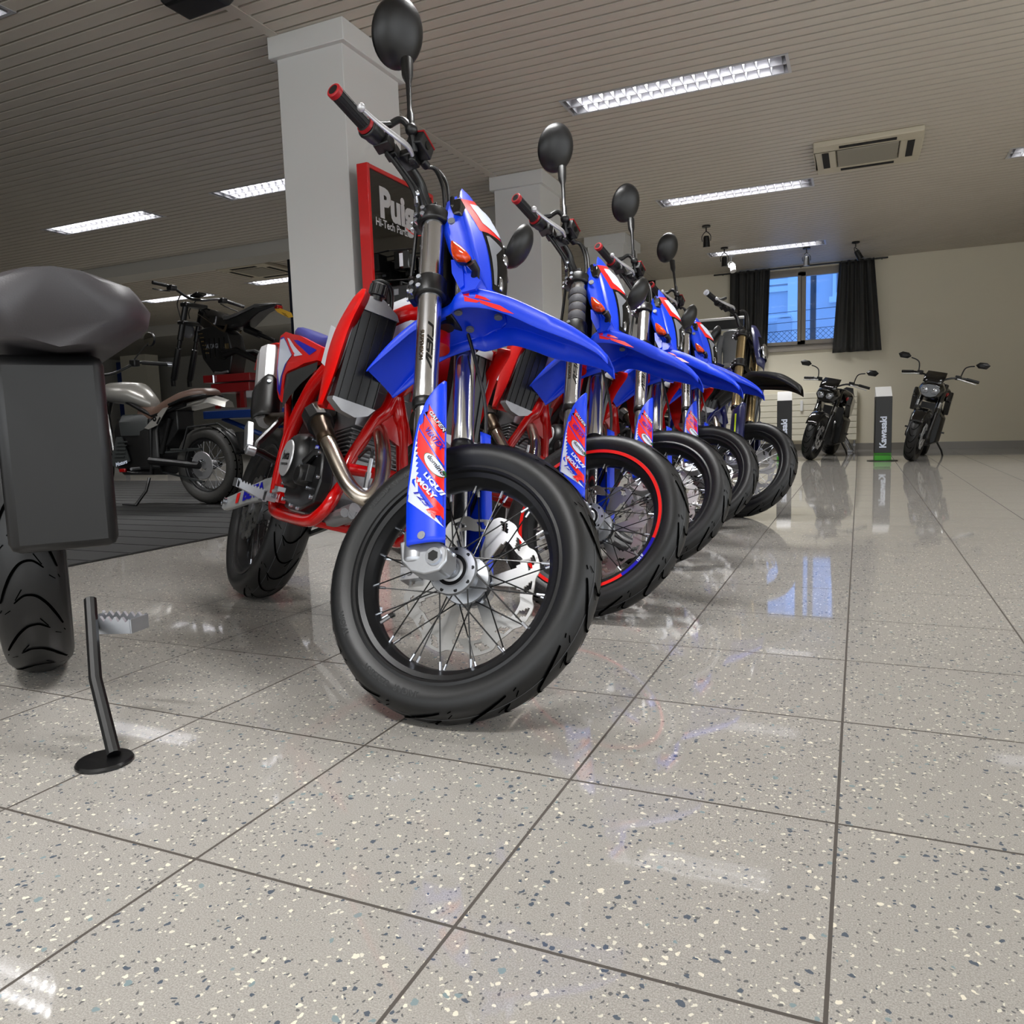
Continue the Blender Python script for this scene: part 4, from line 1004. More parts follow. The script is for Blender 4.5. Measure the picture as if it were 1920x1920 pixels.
# ------------------------------------------------------------------ the row of supermotos
HB = V((.82704, -.56214, 0)); RC = V((-1.52, 1.356, 0)); PIV = V((-.329, .666, 0))
B1 = Matrix(((.82704, .53314, .17823, -1.5314), (-.56214, .78437, .26222, 1.3393), (0, -.31706, .94841, .0034), (0, 0, 0, 1)))
def pose(x, y, q, dl):
    return (Matrix.Translation(PIV + V((x, y, 0))) @ Matrix.Rotation(q, 4, 'Z') @ Matrix.Translation(-PIV) @ Matrix.Translation(RC) @ Matrix.Rotation(dl, 4, HB) @ Matrix.Translation(-RC) @ B1)
beta = make_beta(); beta.matrix_basis = B1
beta['label'] = 'nearest blue and red supermoto with plain black front rim, standing by the near column'
skip = lambda q: q.name.startswith('spoke') and q.parent and q.parent.name.startswith('rear_wheel')
bikes = [beta]
for (x, y, q, dl, ds), lab in (((-.0058, .8665, -.0919, -.0494, -.0527), 'second supermoto in the row, the one with a red striped front rim'),
                              ((-.0039, 1.681, -.1202, -.0635, -.0564), 'third supermoto in the row, behind the one with the red rim'),
                              ((-.0273, 2.7994, -.0984, -.0491, -.0519), 'fourth blue supermoto, last one before the black fendered bike')):
    b = dup(beta, None, skip); b.matrix_basis = pose(x, y, q, dl); b['label'] = lab; bikes.append(b)
    sm = steer(ds)
    for k in kids(b):
        if abs(k.matrix_basis.translation.x - 1.3731) < 1e-4: k.matrix_basis = sm
# red rim stripe and wrapped fork tube of the second one
b2 = bikes[1]; k2 = kids(b2)
fw2 = [k for k in k2 if k.name.startswith('front_wheel')][0]
rs = M(); n = 120
for j in range(n):
    a0, a1 = 2 * PI * j / n, 2 * PI * (j + 1) / n
    mi = 1 if 100 <= j < 112 else 0
    for s in (-1, 1):
        rs.loft([[V((r * math.cos(a), s * yy, r * math.sin(a))) for r, yy in ((.2325, .0458), (.2225, .0445))] for a in (a0, a1)], mi, caps=False, closed=False)
for s in (-1,):
    ac = 2 * PI * 106 / n
    rs.text('125 R', lambda p: V(((.2255 + p[1]) * math.cos(ac + p[0] / .2255), -.0458, (.2255 + p[1]) * math.sin(ac + p[0] / .2255))), .011, .0004, 2)
rs.build('rim_stripe', [D_RED, D_BLUE, D_WHITE], fw2, label='red rim stripe with a blue lettered section')
leg2 = [k for k in k2 if k.name.startswith('fork_leg') and any(c.name.startswith('fork_lettering') for c in kids(k))][0]
wr = M()
for z0, z1 in ((.712, .742), (.746, .776), (.780, .81), (.814, .842)): wr.lathe([(.029, z0), (.0302, z0 + .002), (.0302, z1 - .002), (.029, z1)], (FX, -.1, 0), 'z', 32)
wr.lathe([(.029, .707), (.0312, .708), (.0312, .711), (.029, .712)], (FX, -.1, 0), 'z', 32)
wr.build('protective_wrap', mat('grey_foam_wrap', (.30, .30, .32), .7, bump=.4, bscale=300), leg2)

# ---- the fifth bike: black fender, gold fork -------------------------------
g5 = thing('enduro_motorcycle', 'dark blue motorcycle with gold fork and black front fender at the end of the row', 'motorcycle', pose(.1476, 3.298, -.365, -.0054))
NAVY = mat('navy_plastic', (.09, .11, .30), .3, coat=.3); NAVYT = mat('navy_tube', (.06, .10, .42), .25, coat=.6)
YELL = mat('decal_lime', (.80, .90, .15), .35)
S5 = SB0
keepn = {'front_wheel', 'axle', 'fork_leg', 'upper_triple_clamp', 'lower_triple_clamp', 'steering_stem', 'handlebar', 'grip', 'throttle_housing', 'switch_housing', 'brake_lever', 'clutch_lever', 'lever_perch', 'front_brake_line', 'brake_hose', 'axle_clamp', 'brake_caliper',
         'frame', 'radiator', 'engine', 'swingarm', 'rear_wheel', 'rear_shock', 'seat', 'exhaust_header', 'muffler', 'foot_peg', 'side_stand', 'swingarm_pivot', 'rear_fender'}
swap = {'frame': NAVYT, 'seat': SEATK, 'rear_fender': BLACKP, 'swingarm': BLACKM}
drop = ('spoke', 'fork_guard', 'fork_lettering', 'radiator_cap', 'overflow_hose', 'swingarm_lettering', 'clutch_disc', 'oil_sticker', 'grip_ring')
for k in kids(beta):
    nm = k.name.split('.')[0]
    if nm in keepn:
        c = dup(k, g5, lambda q: any(q.name.startswith(d) for d in drop) and not (q.name.startswith('spoke') and q.parent.name.startswith('front_wheel')))
        mm = swap.get(nm) or (GOLD if nm == 'fork_leg' else None)
        if mm:
            c.material_slots[0].link = 'OBJECT'; c.material_slots[0].material = mm
        if nm == 'front_wheel':
            for sp in kids(c):
                if sp.name.startswith('spoke'): sp.material_slots[0].link = 'OBJECT'; sp.material_slots[0].material = SILVER
        if nm == 'handlebar': pass
M().tube([(-.158, -.392, 1.038), (-.1595, -.403, 1.037), (-.1597, -.404, 1.037)], [.0175, .0175, .010], 20).build('bar_end', WHITEP, g5, S5)
leg5 = [k for k in kids(g5) if k.name.startswith('fork_leg')]
dl5 = M()
dl5.text('S', lambda p: V((FX + .0282 * math.cos(-.85 + p[0] / .0282), -.1 + .0282 * math.sin(-.85 + p[0] / .0282), .47 + p[1])), .085, .004); dl5.build('fork_lettering', D_BLACK, leg5[0])
for s in (-1, 1):
    gr_ = []
    for i in range(21):
        z = lerp(.03, .372, i / 20); fx = .020; bx_ = interp([(.03, -.065), (.30, -.058), (.34, -.05), (.372, -.0)], z)[0]
        gr_.append([V((fx - .002, s * .1, z))] + [V((lerp(fx, bx_, j / 10), s * (.122 + .018 * (1 - abs(2 * j / 10 - 1) ** 3)), z)) for j in range(11)] + [V((bx_ + .004, s * .1, z))])
    gg = M().grid(gr_).build('fork_guard', NAVY, g5, S5, solid=.002)
    if s < 0: M().prism([(-.004, .14), (.004, .14), (.0, .30), (-.010, .30)], lambda p: V((p[0] - .02, -.1422, p[1])), lambda p: V((p[0] - .02, -.139, p[1]))).build('guard_stripe', YELL, gg)
tab5_ = [(-.24, .50, .515, .05), (-.12, .58, .605, .065), (.0, .60, .64, .075), (.06, .595, .63, .080), (.13, .56, .60, .074), (.20, .50, .54, .062), (.26, .435, .47, .046), (.31, .37, .40, .032), (.322, .35, .37, .02)]
tab5 = [(x_ * (.95 if x_ > 0 else 1), a_ + (.10 * max(0, x_ - .1) / .22 if x_ > .1 else 0) - .02, b_ + (.10 * max(0, x_ - .1) / .22 if x_ > .1 else 0) - .02, w_) for x_, a_, b_, w_ in tab5_]
c5 = crom([(a, b, c) for a, b, c, w in tab5], 5); w5 = crom([(a, w, 0) for a, b, c, w in tab5], 5)
M().grid([[V((p.x, a * q.y, z)) for a, z in ((-1.02, p.y), (-1, p.z - .004), (-.85, p.z + .006), (-.5, p.z + .02), (0, p.z + .026), (.5, p.z + .02), (.85, p.z + .006), (1, p.z - .004), (1.02, p.y))] for p, q in zip(c5, w5)]).build('front_fender', BLACKP, g5, S5, solid=.004, angle=40)
mk5 = M()
r5 = [(1.01, -.03, -.012, .02), (.97, -.02, .01, .045), (.90, .0, .035, .06), (.82, .015, .055, .068), (.74, .03, .062, .065), (.68, .04, .055, .05)]
mk5.grid([[V((lerp(c_, e, abs(t) ** 1.8), t * w, z)) for t in (-1, -.7, -.35, 0, .35, .7, 1)] for z, e, c_, w in r5])
mo5 = mk5.build('headlight_mask', NAVY, g5, S5, solid=.004)
M().loft([[V((lerp(c_, e, abs(t) ** 1.8) + .012, t * w * .72, z)) for t in (-1, -.6, 0, .6, 1)] for z, e, c_, w in r5[2:5]], caps=False, closed=False).build('headlight', LENS, mo5)
M().sph((.064, 0, .80), (.010, .045, .05), 16).build('reflector', CHROME, mo5)
for s in (-1, 1):
    M().grid([[V((x + .0 * t, s * lerp(.19, .12, t), z)) for t in (0, .5, 1)] for x, z in ((.98, .90), (.97, .78), (.93, .66), (.88, .60))]).build('radiator_shroud', NAVY, g5, solid=.004)
    M().xz([(-.1, .93), (.3, .86), (.6, .80), (.58, .74), (.3, .66), (.1, .76)], s * .15, s * .125).build('side_panel', BLACKP, g5, bevel=.008)
tk5 = M(); tk5.loft([[V((x, hw * math.cos(a), zc + hz * math.sin(a))) for a in [2 * PI * k / 18 for k in range(18)]] for x, hw, zc, hz in ((1.0, .05, .90, .03), (.85, .10, .88, .08), (.65, .10, .85, .06))]); tk5.build('fuel_tank', BLACKP, g5)
M().box((.12, .23, .50), (.34, .05, .16), rot=Matrix.Rotation(.3, 3, 'Y')).build('luggage_hook', BLACKP, g5, bevel=.02) if False else None

# ------------------------------------------------------------------ black street bike under the window
def simple_wheel(root, x, R, w, name='front_wheel', rb=.225, nsp=5, block=False, spoked=False, mw=None, disc=True):
    WM = (mw or Matrix.Identity(4)) @ Matrix.Translation((x, 0, R))
    rw = rim_mesh(rb, w * .36).build(name, RIMB, root, WM)
    tyre(R, rb - .002, w, rw, block=block, grooves=28 if block else 13, mats=[bpy.data.materials.get('pale_tyre') or mat('pale_tyre', (.17, .165, .155), .6), GROOVE_SHADE, MOULD, EMBOSS] if block else None)  # paler rubber for block tyres, so the tread pattern shows
    hb = M().lathe([(0, -.06), (.03, -.06), (.04, -.04), (.035, 0), (.04, .04), (.03, .06), (0, .06)], n=28)
    if not spoked:
        for k in range(nsp):
            a = 2 * PI * k / nsp
            for d in (-.13, .13): hb.tube([(.03 * math.cos(a), 0, .03 * math.sin(a)), ((rb - .03) * math.cos(a + d), 0, (rb - .03) * math.sin(a + d))], [.016, .010], 8)
    hb.build('hub', BLACKM if not spoked else ALUD, rw)
    if spoked: spokes(rw, .05, .035, rb - .032, .012, mats=[ALU, ALU])
    if disc:
        for s in (-1, 1): disc_mesh(.145, .105, .05, s * .065, n=120, wave=10).build('brake_disc', SILVER, rw, angle=30)
    return rw
def street_bike(mw, lab, full=True):
    root = thing('street_motorcycle', lab, 'motorcycle', mw, 'black street bikes on the back wall side')
    ST = Matrix.Translation((.72, 0, .30)) @ Matrix.Rotation(-.12, 4, 'Z') @ Matrix.Translation((0, 0, -.30))
    simple_wheel(root, 0, .298, .120, mw=ST)
    simple_wheel(root, -.72, .315, .18, 'rear_wheel', disc=False)
    f = M(); ax = V((-.42, 0, .91))
    for s in (-1, 1):
        y = .105 * s; p = V((0, y, .298)); 
        leg = M().tube([p + ax * -.02, p + ax * .02, p + ax * .10, p + ax * .30], [.022, .028, .022, .0215], 16).build('fork_leg', BLACKM, root, ST)
        M().tube([p + ax * .30, p + ax * .305, p + ax * .66], [.026, .028, .028], 18).build('outer_tube', BLACKG if full else BLACKM, leg)
        M().tube([p + ax * .36, p + ax * .43], [.0287, .0287], 18).build('fork_band', CHROME, leg)
        M().box(p + V((-.05, -.02 * s, .02)), (.05, .05, .10)).build('brake_caliper', BLACKM, root, ST, bevel=.008)
    hx = V((-.20, 0, .80))
    fd = M().grid([[V((.308 * math.cos(a), y, .298 + .308 * math.sin(a) + .012 * (1 - (y / .07) ** 2))) for y in (-.068, -.05, 0, .05, .068)] for a in [lerp(.5, 2.2, k / 12) for k in range(13)]])
    fd.build('front_fender', BLACKG, root, ST, solid=.004)
    hl = M().loft([[V((x, y * w, zc + z * h)) for y, z in ((-1, .1), (-.8, .7), (-.3, 1), (.3, 1), (.8, .7), (1, .1), (.7, -.7), (.25, -1), (-.25, -1), (-.7, -.7))] for x, w, zc, h in ((-.20, .13, .83, .10), (-.06, .135, .82, .095), (.0, .11, .81, .075))])
    ho = hl.build('headlight_cowl', BLACKG, root, ST, bevel=.006)
    for s in (-1, 1):
        l_ = M().loft([[V((x, s * (.055 + y * w), .815 + z * h)) for y, z in ((-1, -.2), (-.6, .8), (.6, 1), (1, .3), (.4, -1), (-.7, -.9))] for x, w, h in ((-.01, .050, .045), (.012, .042, .034))]); l_.build('headlight', GREYP, ho)
        M().sph((.010, s * .05, .82), (.008, .026, .022), 14).build('reflector', CHROME, ho)
    vs = M().grid([[V((x, y * w, z)) for y in (-1, -.5, 0, .5, 1)] for x, w, z in ((-.02, .10, .90), (-.08, .11, .96), (-.17, .10, 1.03))]); vs.build('visor', BLACKG, root, ST, solid=.004)
    hbp = [(-.34, -.40, .985), (-.30, -.26, 1.0), (-.25, -.14, .985), (-.23, 0, .93), (-.25, .14, .985), (-.30, .26, 1.0), (-.34, .40, .985)]
    M().tube(hbp, .011, 10, k=4).build('handlebar', BLACKM, root, ST)
    for s in (-1, 1):
        M().cyl((-.345, s * .405, .984), (-.305, s * .28, .999), .0165, n=14).build('grip', GRIP, root, ST)
        M().tube([(-.24, s * .20, .985), (-.235, s * .27, .975), (-.27, s * .39, .955)], [.008, .007, .005], 8).build('brake_lever', SILVER, root, ST)
        M().box((-.28, s * .20, 1.0), (.05, .06, .05)).build('switch_housing', BLACKP, root, ST, bevel=.006)
        st = M().tube([(-.29, s * .22, 1.01), (-.285, s * .235, 1.10), (-.275, s * .27, 1.135), (-.26, s * .33, 1.15)], .007, 8, k=3)
        so = st.build('mirror_stem', BLACKP, root, ST)
        q = [(-.065, .0), (-.03, .035), (.04, .040), (.08, .012), (.05, -.030), (-.03, -.032)]
        mm = M().loft([[V((x, s * (.40 + y * k), 1.165 + z * k)) for y, z in q] for x, k in ((-.285, .9), (-.28, 1.), (-.262, 1.), (-.238, .45))])
        mm.build('mirror', BLACKP, so, bevel=.004)
    tk = M().loft([[V((x, hw * math.cos(a), zc + hz * math.sin(a))) for a in [2 * PI * k / 20 for k in range(20)]] for x, hw, zc, hz in ((-.25, .10, .80, .08), (-.36, .19, .80, .12), (-.52, .18, .80, .12), (-.66, .12, .77, .09))]); tk.build('fuel_tank', BLACKG, root)
    for s in (-1, 1):
        sh = M().loft([[V((x, s * (y + dy), z)) for x, z in ((-.10, .84), (-.06, .72), (-.20, .56), (-.36, .60), (-.44, .80))] for y, dy in ((.15, 0), (.20, 0), (.215, 0))]); sh.build('radiator_shroud', BLACKG, root, bevel=.012)
        M().box((-.42, s * .2, .34), (.08, .05, .02)).build('foot_peg', BLACKM, root)
    M().bx((-.22, -.13, .42), (-.19, .13, .68)).build('radiator', BLACKP, root)
    M().loft([[V((x, y * w, z)) for y, z in ((-1, .22), (-1, .52), (-.6, .60), (.6, .60), (1, .52), (1, .22), (.5, .16), (-.5, .16))] for x, w in ((-.24, .16), (-.34, .19), (-.62, .19))]).build('engine', BLACKM, root, bevel=.01)
    M().tube([(-.22, -.06, .50), (-.14, -.07, .40), (-.18, -.08, .24), (-.35, -.08, .17), (-.6, -.12, .17)], .022, 10, k=4).tube([(-.22, .06, .50), (-.14, .07, .40), (-.18, .08, .24), (-.35, .08, .17), (-.6, -.08, .17)], .022, 10, k=4).build('exhaust_header', BLACKM, root)
    M().loft([[V((x, y * w, z + dz)) for y, dz in ((-1, 0), (-.8, .05), (.8, .05), (1, 0))] for x, w, z in ((-.64, .11, .78), (-.8, .14, .78), (-1.0, .11, .84), (-1.15, .06, .90))]).build('seat', SEATK, root)
    M().tube([(-.42, -.15, .30), (-.72, -.12, .315)], .035, 8).tube([(-.42, .15, .30), (-.72, .12, .315)], .035, 8).tube([(-.2, 0, .8), (-.45, .15, .55), (-.6, .15, .4)], .025, 8).build('frame', BLACKM, root)
    M().tube([(-.40, .15, .25), (-.44, .25, .12), (-.46, .30, .012)], .011, 8).tube([(-.46, .30, .008), (-.40, .36, .008)], .008, 8).build('side_stand', BLACKM, root)
    M().sph((-.10, .155, .80), (.02, .02, .03), 10).build('reflector', REDL, root)
    return root
def lean(x, y, rz, l): return T(x, y, 0, rz) @ Matrix.Rotation(l, 4, 'X')
zb = street_bike(lean(-.07, 10.45, math.radians(-97), math.radians(-13)) , 'black naked street motorcycle standing between the two lettered pillars')
zb2 = dup(zb); zb2.matrix_basis = lean(1.04, 10.0, math.radians(-97), math.radians(-13)); zb2['label'] = 'black motorcycle just right of the right lettered pillar, cut off by the photo edge'

# price pillars
def pillar(x, y, lab):
    t = thing('display_pillar', lab, 'display stand', T(x, y, 0, .08), 'black lettered price pillars')
    b = M().bx((-.088, -.07, .095), (.088, .07, .745)); bo = b.build('column_box', mat('pillar_black', (.022, .024, .028), .4) if not bpy.data.materials.get('pillar_black') else bpy.data.materials['pillar_black'], t, bevel=.003)
    gm = bpy.data.materials.get('pillar_green') or mat('pillar_green', (.22, .62, .10), .4)
    M().bx((-.088, -.07, .012), (.088, .07, .066)).bx((-.088, -.07, .074), (.088, .07, .080)).bx((-.088, -.07, .086), (.088, .07, .093)).build('green_stripes', gm, t)
    M().lathe([(0, .001), (.165, .001), (.165, .006), (.10, .011), (0, .011)], n=40, ax='z').build('foot_plate', BLACKM, t)
    w = M().loft([[V((-.085, -.068, .746)), V((.085, -.068, .746)), V((.085, .068, .746)), V((-.085, .068, .746))], [V((-.085, -.064, .752)), V((.085, -.064, .752)), V((.085, .068, .86)), V((-.085, .068, .86))]]); w.build('price_sheet', WHITEM, t)
    l = M().text('Kawasaki', lambda p: V((-p[1], -.0712, .43 + p[0])) if False else V((-p[1] * 1.0, -.0712, .335 + p[0])), .098, .0035); l.build('lettering', D_WHITE, bo)
pillar(-.44, 9.62, 'black lettered pillar with white top, partly behind the black fendered bike')
pillar(.668, 9.37, 'black lettered pillar with green foot stripes at the right photo edge')
ps = thing('prop_stand', 'chrome telescopic prop leaning towards the radiator right of the black street bike', 'prop', T(.30, 11.6, 0))
M().cyl((.0, .0, .02), (-.13, -.05, .28), .020, n=14).cyl((.045, .0, .02), (-.085, -.05, .28), .010, n=10).build('lower_tube', CHROME, ps)
M().cyl((-.13, -.05, .28), (-.25, -.08, .52), .013, n=14).build('upper_tube', CHROME, ps)
M().box((-.06, -.02, .16), (.09, .03, .05), rot=Matrix.Rotation(.5, 3, 'Y')).box((0, 0, .015), (.07, .06, .03)).build('clamp', ALUD, ps, bevel=.005)

# ------------------------------------------------------------------ silver scrambler on the mat
sc = thing('scrambler_motorcycle', 'silver and black scrambler with brown seat and number plate panel on the rubber mat', 'motorcycle', T(-4.34, 4.0, .006, PI))
simple_wheel(sc, 0, .315, .135, 'rear_wheel', .225, block=True, spoked=True, disc=False)
simple_wheel(sc, 1.44, .325, .11, 'front_wheel', .235, block=True, spoked=True)
M().loft([[V((x, hw * math.cos(a), zc + hz * math.sin(a))) for a in [2 * PI * k / 22 for k in range(22)]] for x, hw, zc, hz in ((1.10, .08, .93, .06), (1.0, .14, .93, .085), (.85, .16, .92, .095), (.70, .13, .90, .10), (.60, .08, .85, .08), (.54, .05, .82, .05))]).build('fuel_tank', SILVP, sc, angle=60)
M().loft([[V((x, y * w, z + dz * h)) for y, dz in ((-1, -1), (-1.05, -.3), (-.9, .5), (-.5, .95), (0, 1.05), (.5, .95), (.9, .5), (1.05, -.3), (1, -1))] for x, w, z, h in ((.66, .08, .77, .05), (.58, .11, .75, .05), (.46, .13, .745, .05), (.34, .135, .80, .05), (.20, .13, .855, .045), (.05, .12, .885, .04), (-.07, .10, .89, .03), (-.11, .06, .88, .015))]).build('seat', SEATBR, sc, angle=60)
M().loft([[V((x, y * w, z + dz)) for y, dz in ((-1, -.02), (-.7, .02), (0, .035), (.7, .02), (1, -.02))] for x, w, z in ((.22, .11, .775), (.05, .115, .80), (-.12, .10, .825), (-.25, .05, .785))]).build('tail', SILVP, sc)
M().tube([(.24, .14, .80), (.05, .15, .845), (-.07, .12, .86), (-.09, 0, .865), (-.07, -.12, .86), (.05, -.15, .845), (.24, -.14, .80)], .012, 10, k=4).build('grab_rail', BLACKM, sc)
for s in (1, -1):
    po = M().xz([(.52, .625), (.475, .612), (.37, .645), (.24, .785), (.30, .775), (.47, .66)], s * .150, s * .142)
    o = po.build('number_panel', SILVP, sc, bevel=.002)
    if s > 0:
        M().text('61', lambda p: V((.375 - p[0] * .8 - p[1] * .62, .1506, .69 + p[1] * .75 - p[0] * .55)), .09, .004).build('number', D_BLACK, o)
M().loft([[V((x, y * w, z)) for y, z in ((-1, .30), (-1, .60), (-.6, .72), (.6, .72), (1, .60), (1, .30), (.5, .24), (-.5, .24))] for x, w in ((.42, .12), (.52, .15), (.82, .15), (.92, .11))]).build('engine', BLACKM, sc, bevel=.012)
M().loft([[V((x, y * w, z)) for y, z in ((-1, .56), (-1.05, .68), (-.8, .74), (.8, .74), (1.05, .68), (1, .56))] for x, w in ((.50, .13), (.62, .16), (.80, .15))]).build('side_cover', DARKG, sc, bevel=.01)
M().tube([(.50, .13, .36), (.25, .13, .34), (0, .11, .315)], [.035, .03, .028], 10).tube([(.50, -.13, .36), (0, -.11, .315)], [.035, .028], 10).build('swingarm', BLACKM, sc)
M().tube([(1.12, 0, .90), (.80, .08, .86), (.45, .12, .72), (.10, .11, .80)], .018, 10).tube([(1.12, 0, .85), (.95, .1, .45), (.80, .13, .26), (.50, .13, .26), (.46, .13, .70)], .018, 10).build('frame', BLACKM, sc)
M().tube([(.42, .08, .42), (.28, .10, .70)], [.028, .022], 12).build('rear_shock', BLACKM, sc)
M().loft([[V((x, y * w, z)) for y, z in ((-1, z0), (-1, z1), (1, z1), (1, z0))] for x, w, z0, z1 in ((.22, .085, .60, .76), (.34, .09, .48, .74), (.55, .10, .40, .72))]).build('rear_subframe_cover', BLACKP, sc, bevel=.01)
M().lathe([(.05, .075), (.108, .075), (.112, .079), (.108, .083), (.05, .083)], (0, 0, .315), n=40, wrap=True).build('sprocket', ALUD, sc)
M().box((.27, .078, .43), (.56, .012, .014), rot=Matrix.Rotation(.04, 3, 'Y')).box((.27, .078, .235), (.56, .012, .014), rot=Matrix.Rotation(-.18, 3, 'Y')).build('chain', DARKG, sc)
M().bx((.0, .066, .44), (.32, .09, .455)).build('chain_guard', DARKG, sc)
M().tube([(.16, .12, .45), (.10, .10, .62), (-.18, .06, .64), (-.40, .05, .50)], .008, 8).box((-.40, 0, .50), (.02, .18, .14), rot=Matrix.Rotation(.3, 3, 'Y')).grid([[V((.34 * math.cos(a), y, .315 + .345 * math.sin(a))) for y in (-.06, 0, .06)] for a in [lerp(2.2, 2.9, k / 5) for k in range(6)]]).build('rear_mudguard', BLACKP, sc, solid=.004)
M().tube([(.52, .14, .22), (.50, .20, .12), (.56, .26, .010)], .012, 8).tube([(.56, .26, .010), (.66, .30, .02)], .007, 8).build('side_stand', BLACKM, sc)
for s in (-1, 1):
    M().tube([(1.44, s * .1, .325), (1.30, s * .1, .62), (1.12, s * .1, 1.0)], [.026, .028, .022], 12).build('fork_leg', BLACKM, sc)
    M().cyl((.62, s * .12, .30), (.60, s * .24, .30), .012, n=10).build('foot_peg', ALUD, sc)
M().tube([(.92, -.42, 1.19), (1.02, -.28, 1.20), (1.10, -.08, 1.10), (1.12, .08, 1.10), (1.18, .28, 1.20), (1.14, .42, 1.19)], .012, 10, k=4).build('handlebar', BLACKM, sc)
M().cyl((.855, -.46, 1.185), (1.00, -.30, 1.20), .018, n=16).build('grip', GRIP, sc); M().cyl((.835, -.48, 1.183), (.87, -.445, 1.187), .0185, n=16).build('bar_end', ZINC, sc)
M().box((1.03, -.25, 1.195), (.07, .06, .06)).build('switch_housing', BLACKP, sc, bevel=.01)
mr = M().tube([(1.05, -.26, 1.22), (1.0, -.30, 1.30), (.94, -.34, 1.375)], .006, 8); mr.lathe([(0, .012), (.058, .010), (.062, 0), (.062, -.010)], (.935, -.345, 1.40), 'y', 28)
mo = mr.build('mirror', BLACKP, sc); M().lathe([(0, .0125), (.057, .0105)], (.935, -.345, 1.40), 'y', 28).build('mirror_glass', MIRRG, mo)
M().sph((1.36, 0, .98), (.07, .09, .09), 18).build('headlight', BLACKG, sc)
eg = M().xz([(.70, .40), (.69, .36), (.86, .31), (.92, .34), (.82, .56), (.76, .56)], .172, .162); 
for k in range(5): eg.box((.80 - .012 * k, .176, .40 + k * .03), (.12, .008, .010))
ego = eg.build('engine_guard', DARKG, sc); M().text('Motors', lambda p: V((.785 - p[0], .1735, .345 + p[1] - p[0] * .22 * -1)), .045, .0016).build('guard_lettering', D_WHITE, ego)
M().box((.78, .17, .285), (.07, .02, .03)).build('reflector', REDL, sc, bevel=.005)

# ------------------------------------------------------------------ electric bike on the lift bench
TB = T(0, 0, 0)
wb = thing('work_bench', 'blue lift bench carrying the red stand behind the scrambler', 'workbench', T(-5.0, 5.0, 0))
BBL = mat('bench_blue', (.05, .20, .48), .4)
M().bx((-.03, -.35, .70), (2.2, .35, .77)).build('bench_top', BBL, wb, bevel=.006)
M().bx((.02, -.30, .008), (2.1, .30, .07)).build('bench_base', BLACKM, wb)
for s in (-1, 1): M().tube([(.1, s * .26, .07), (1.9, s * .26, .70)], .022, 8).tube([(1.9, s * .24, .07), (.1, s * .24, .70)], .022, 8).build('scissor_leg', BBL, wb)
ls = thing('lift_stand', 'red scissor stand on the blue bench under the electric bike', 'stand', T(-5.0, 5.0, .77))
RDP = mat('red_painted_steel', (.50, .03, .05), .35, coat=.3)
M().bx((-.16, -.19, .265), (.40, .19, .335)).build('top_plate', RDP, ls, bevel=.006)
M().bx((-.10, -.16, .17), (.36, .16, .255)).build('upper_frame', RDP, ls, bevel=.006)
for x in (-.05, .26):
    for y in (-.14, .14): M().bx((x - .02, y - .015, .0), (x + .025, y + .015, .17)).build('leg', RDP, ls)
M().bx((-.12, -.18, .0), (.40, .18, .025)).build('base_plate', ALUD, ls); M().box((.40, -.18, .14), (.12, .03, .07)).build('motor_cover', SILVER, ls, bevel=.01)
M().cyl((-.02, -.20, .26), (-.02, -.20, .33), .012, n=10).build('clamp_screw', ZINC, ls)
eb = thing('electric_motorcycle', 'black electric motorcycle without front wheel raised on the red stand', 'motorcycle', T(-5.0, 5.0, 0, PI))
for s in (-1, 1):
    a, b = V((.385, s * .10, 1.80)), V((.635, s * .10, 1.05)); d = b - a
    lg = M().tube([a, a + d * .45, a + d * .46, a + d * .62], [.027, .029, .022, .020], 14).build('fork_leg', BLACKM, eb)
    M().tube([a + d * .55, a + d * .56, a + d * .93, a + d * .95], [.022, .030, .031, .024], 14).box(a + d * .98, (.035, .03, .07)).build('fork_lower', BLACKP, lg, bevel=.003)
for z0, z1 in ((1.76, 1.80), (1.60, 1.635)): M().bx((lerp(.385, .635, (1.8 - z0) / .75) - .05, -.135, z0), (lerp(.385, .635, (1.8 - z0) / .75) + .035, .135, z1)).build('triple_clamp', BLACKM, eb, bevel=.01)
M().tube([(.46, .38, 1.945), (.43, .22, 1.93), (.38, .07, 1.845), (.36, -.07, 1.84), (.25, -.22, 1.855), (.15, -.38, 1.80)], .0125, 10, k=4).build('handlebar', BLACKM, eb)
M().cyl((.465, .40, 1.948), (.438, .27, 1.938), .017, n=14).build('grip', GRIP, eb); M().cyl((.145, -.40, 1.797), (.225, -.27, 1.838), .017, n=14).build('grip', GRIP, eb)
M().box((.425, .22, 1.92), (.07, .07, .05)).build('switch_housing', BLACKP, eb, bevel=.01); M().box((.25, -.23, 1.845), (.07, .07, .05)).build('switch_housing', BLACKP, eb, bevel=.01)
M().tube([(.47, .2, 1.90), (.51, .27, 1.90), (.50, .37, 1.90)], .006, 8, k=3).build('brake_lever', BLACKM, eb); M().tube([(.29, -.24, 1.82), (.29, -.31, 1.80), (.23, -.40, 1.76)], .006, 8, k=3).build('brake_lever', BLACKM, eb)
M().box((.33, 0, 1.875), (.10, .12, .02), rot=Matrix.Rotation(.25, 3, 'Y')).build('display_screen', BLACKG, eb, bevel=.006)
M().tube([(.42, .12, 1.88), (.50, .10, 1.80), (.50, .08, 1.70), (.46, .10, 1.62)], .005, 8, k=4).tube([(.40, -.05, 1.85), (.46, .0, 1.74), (.42, .04, 1.66)], .005, 8, k=4).build('brake_hose', BLACKP, eb)
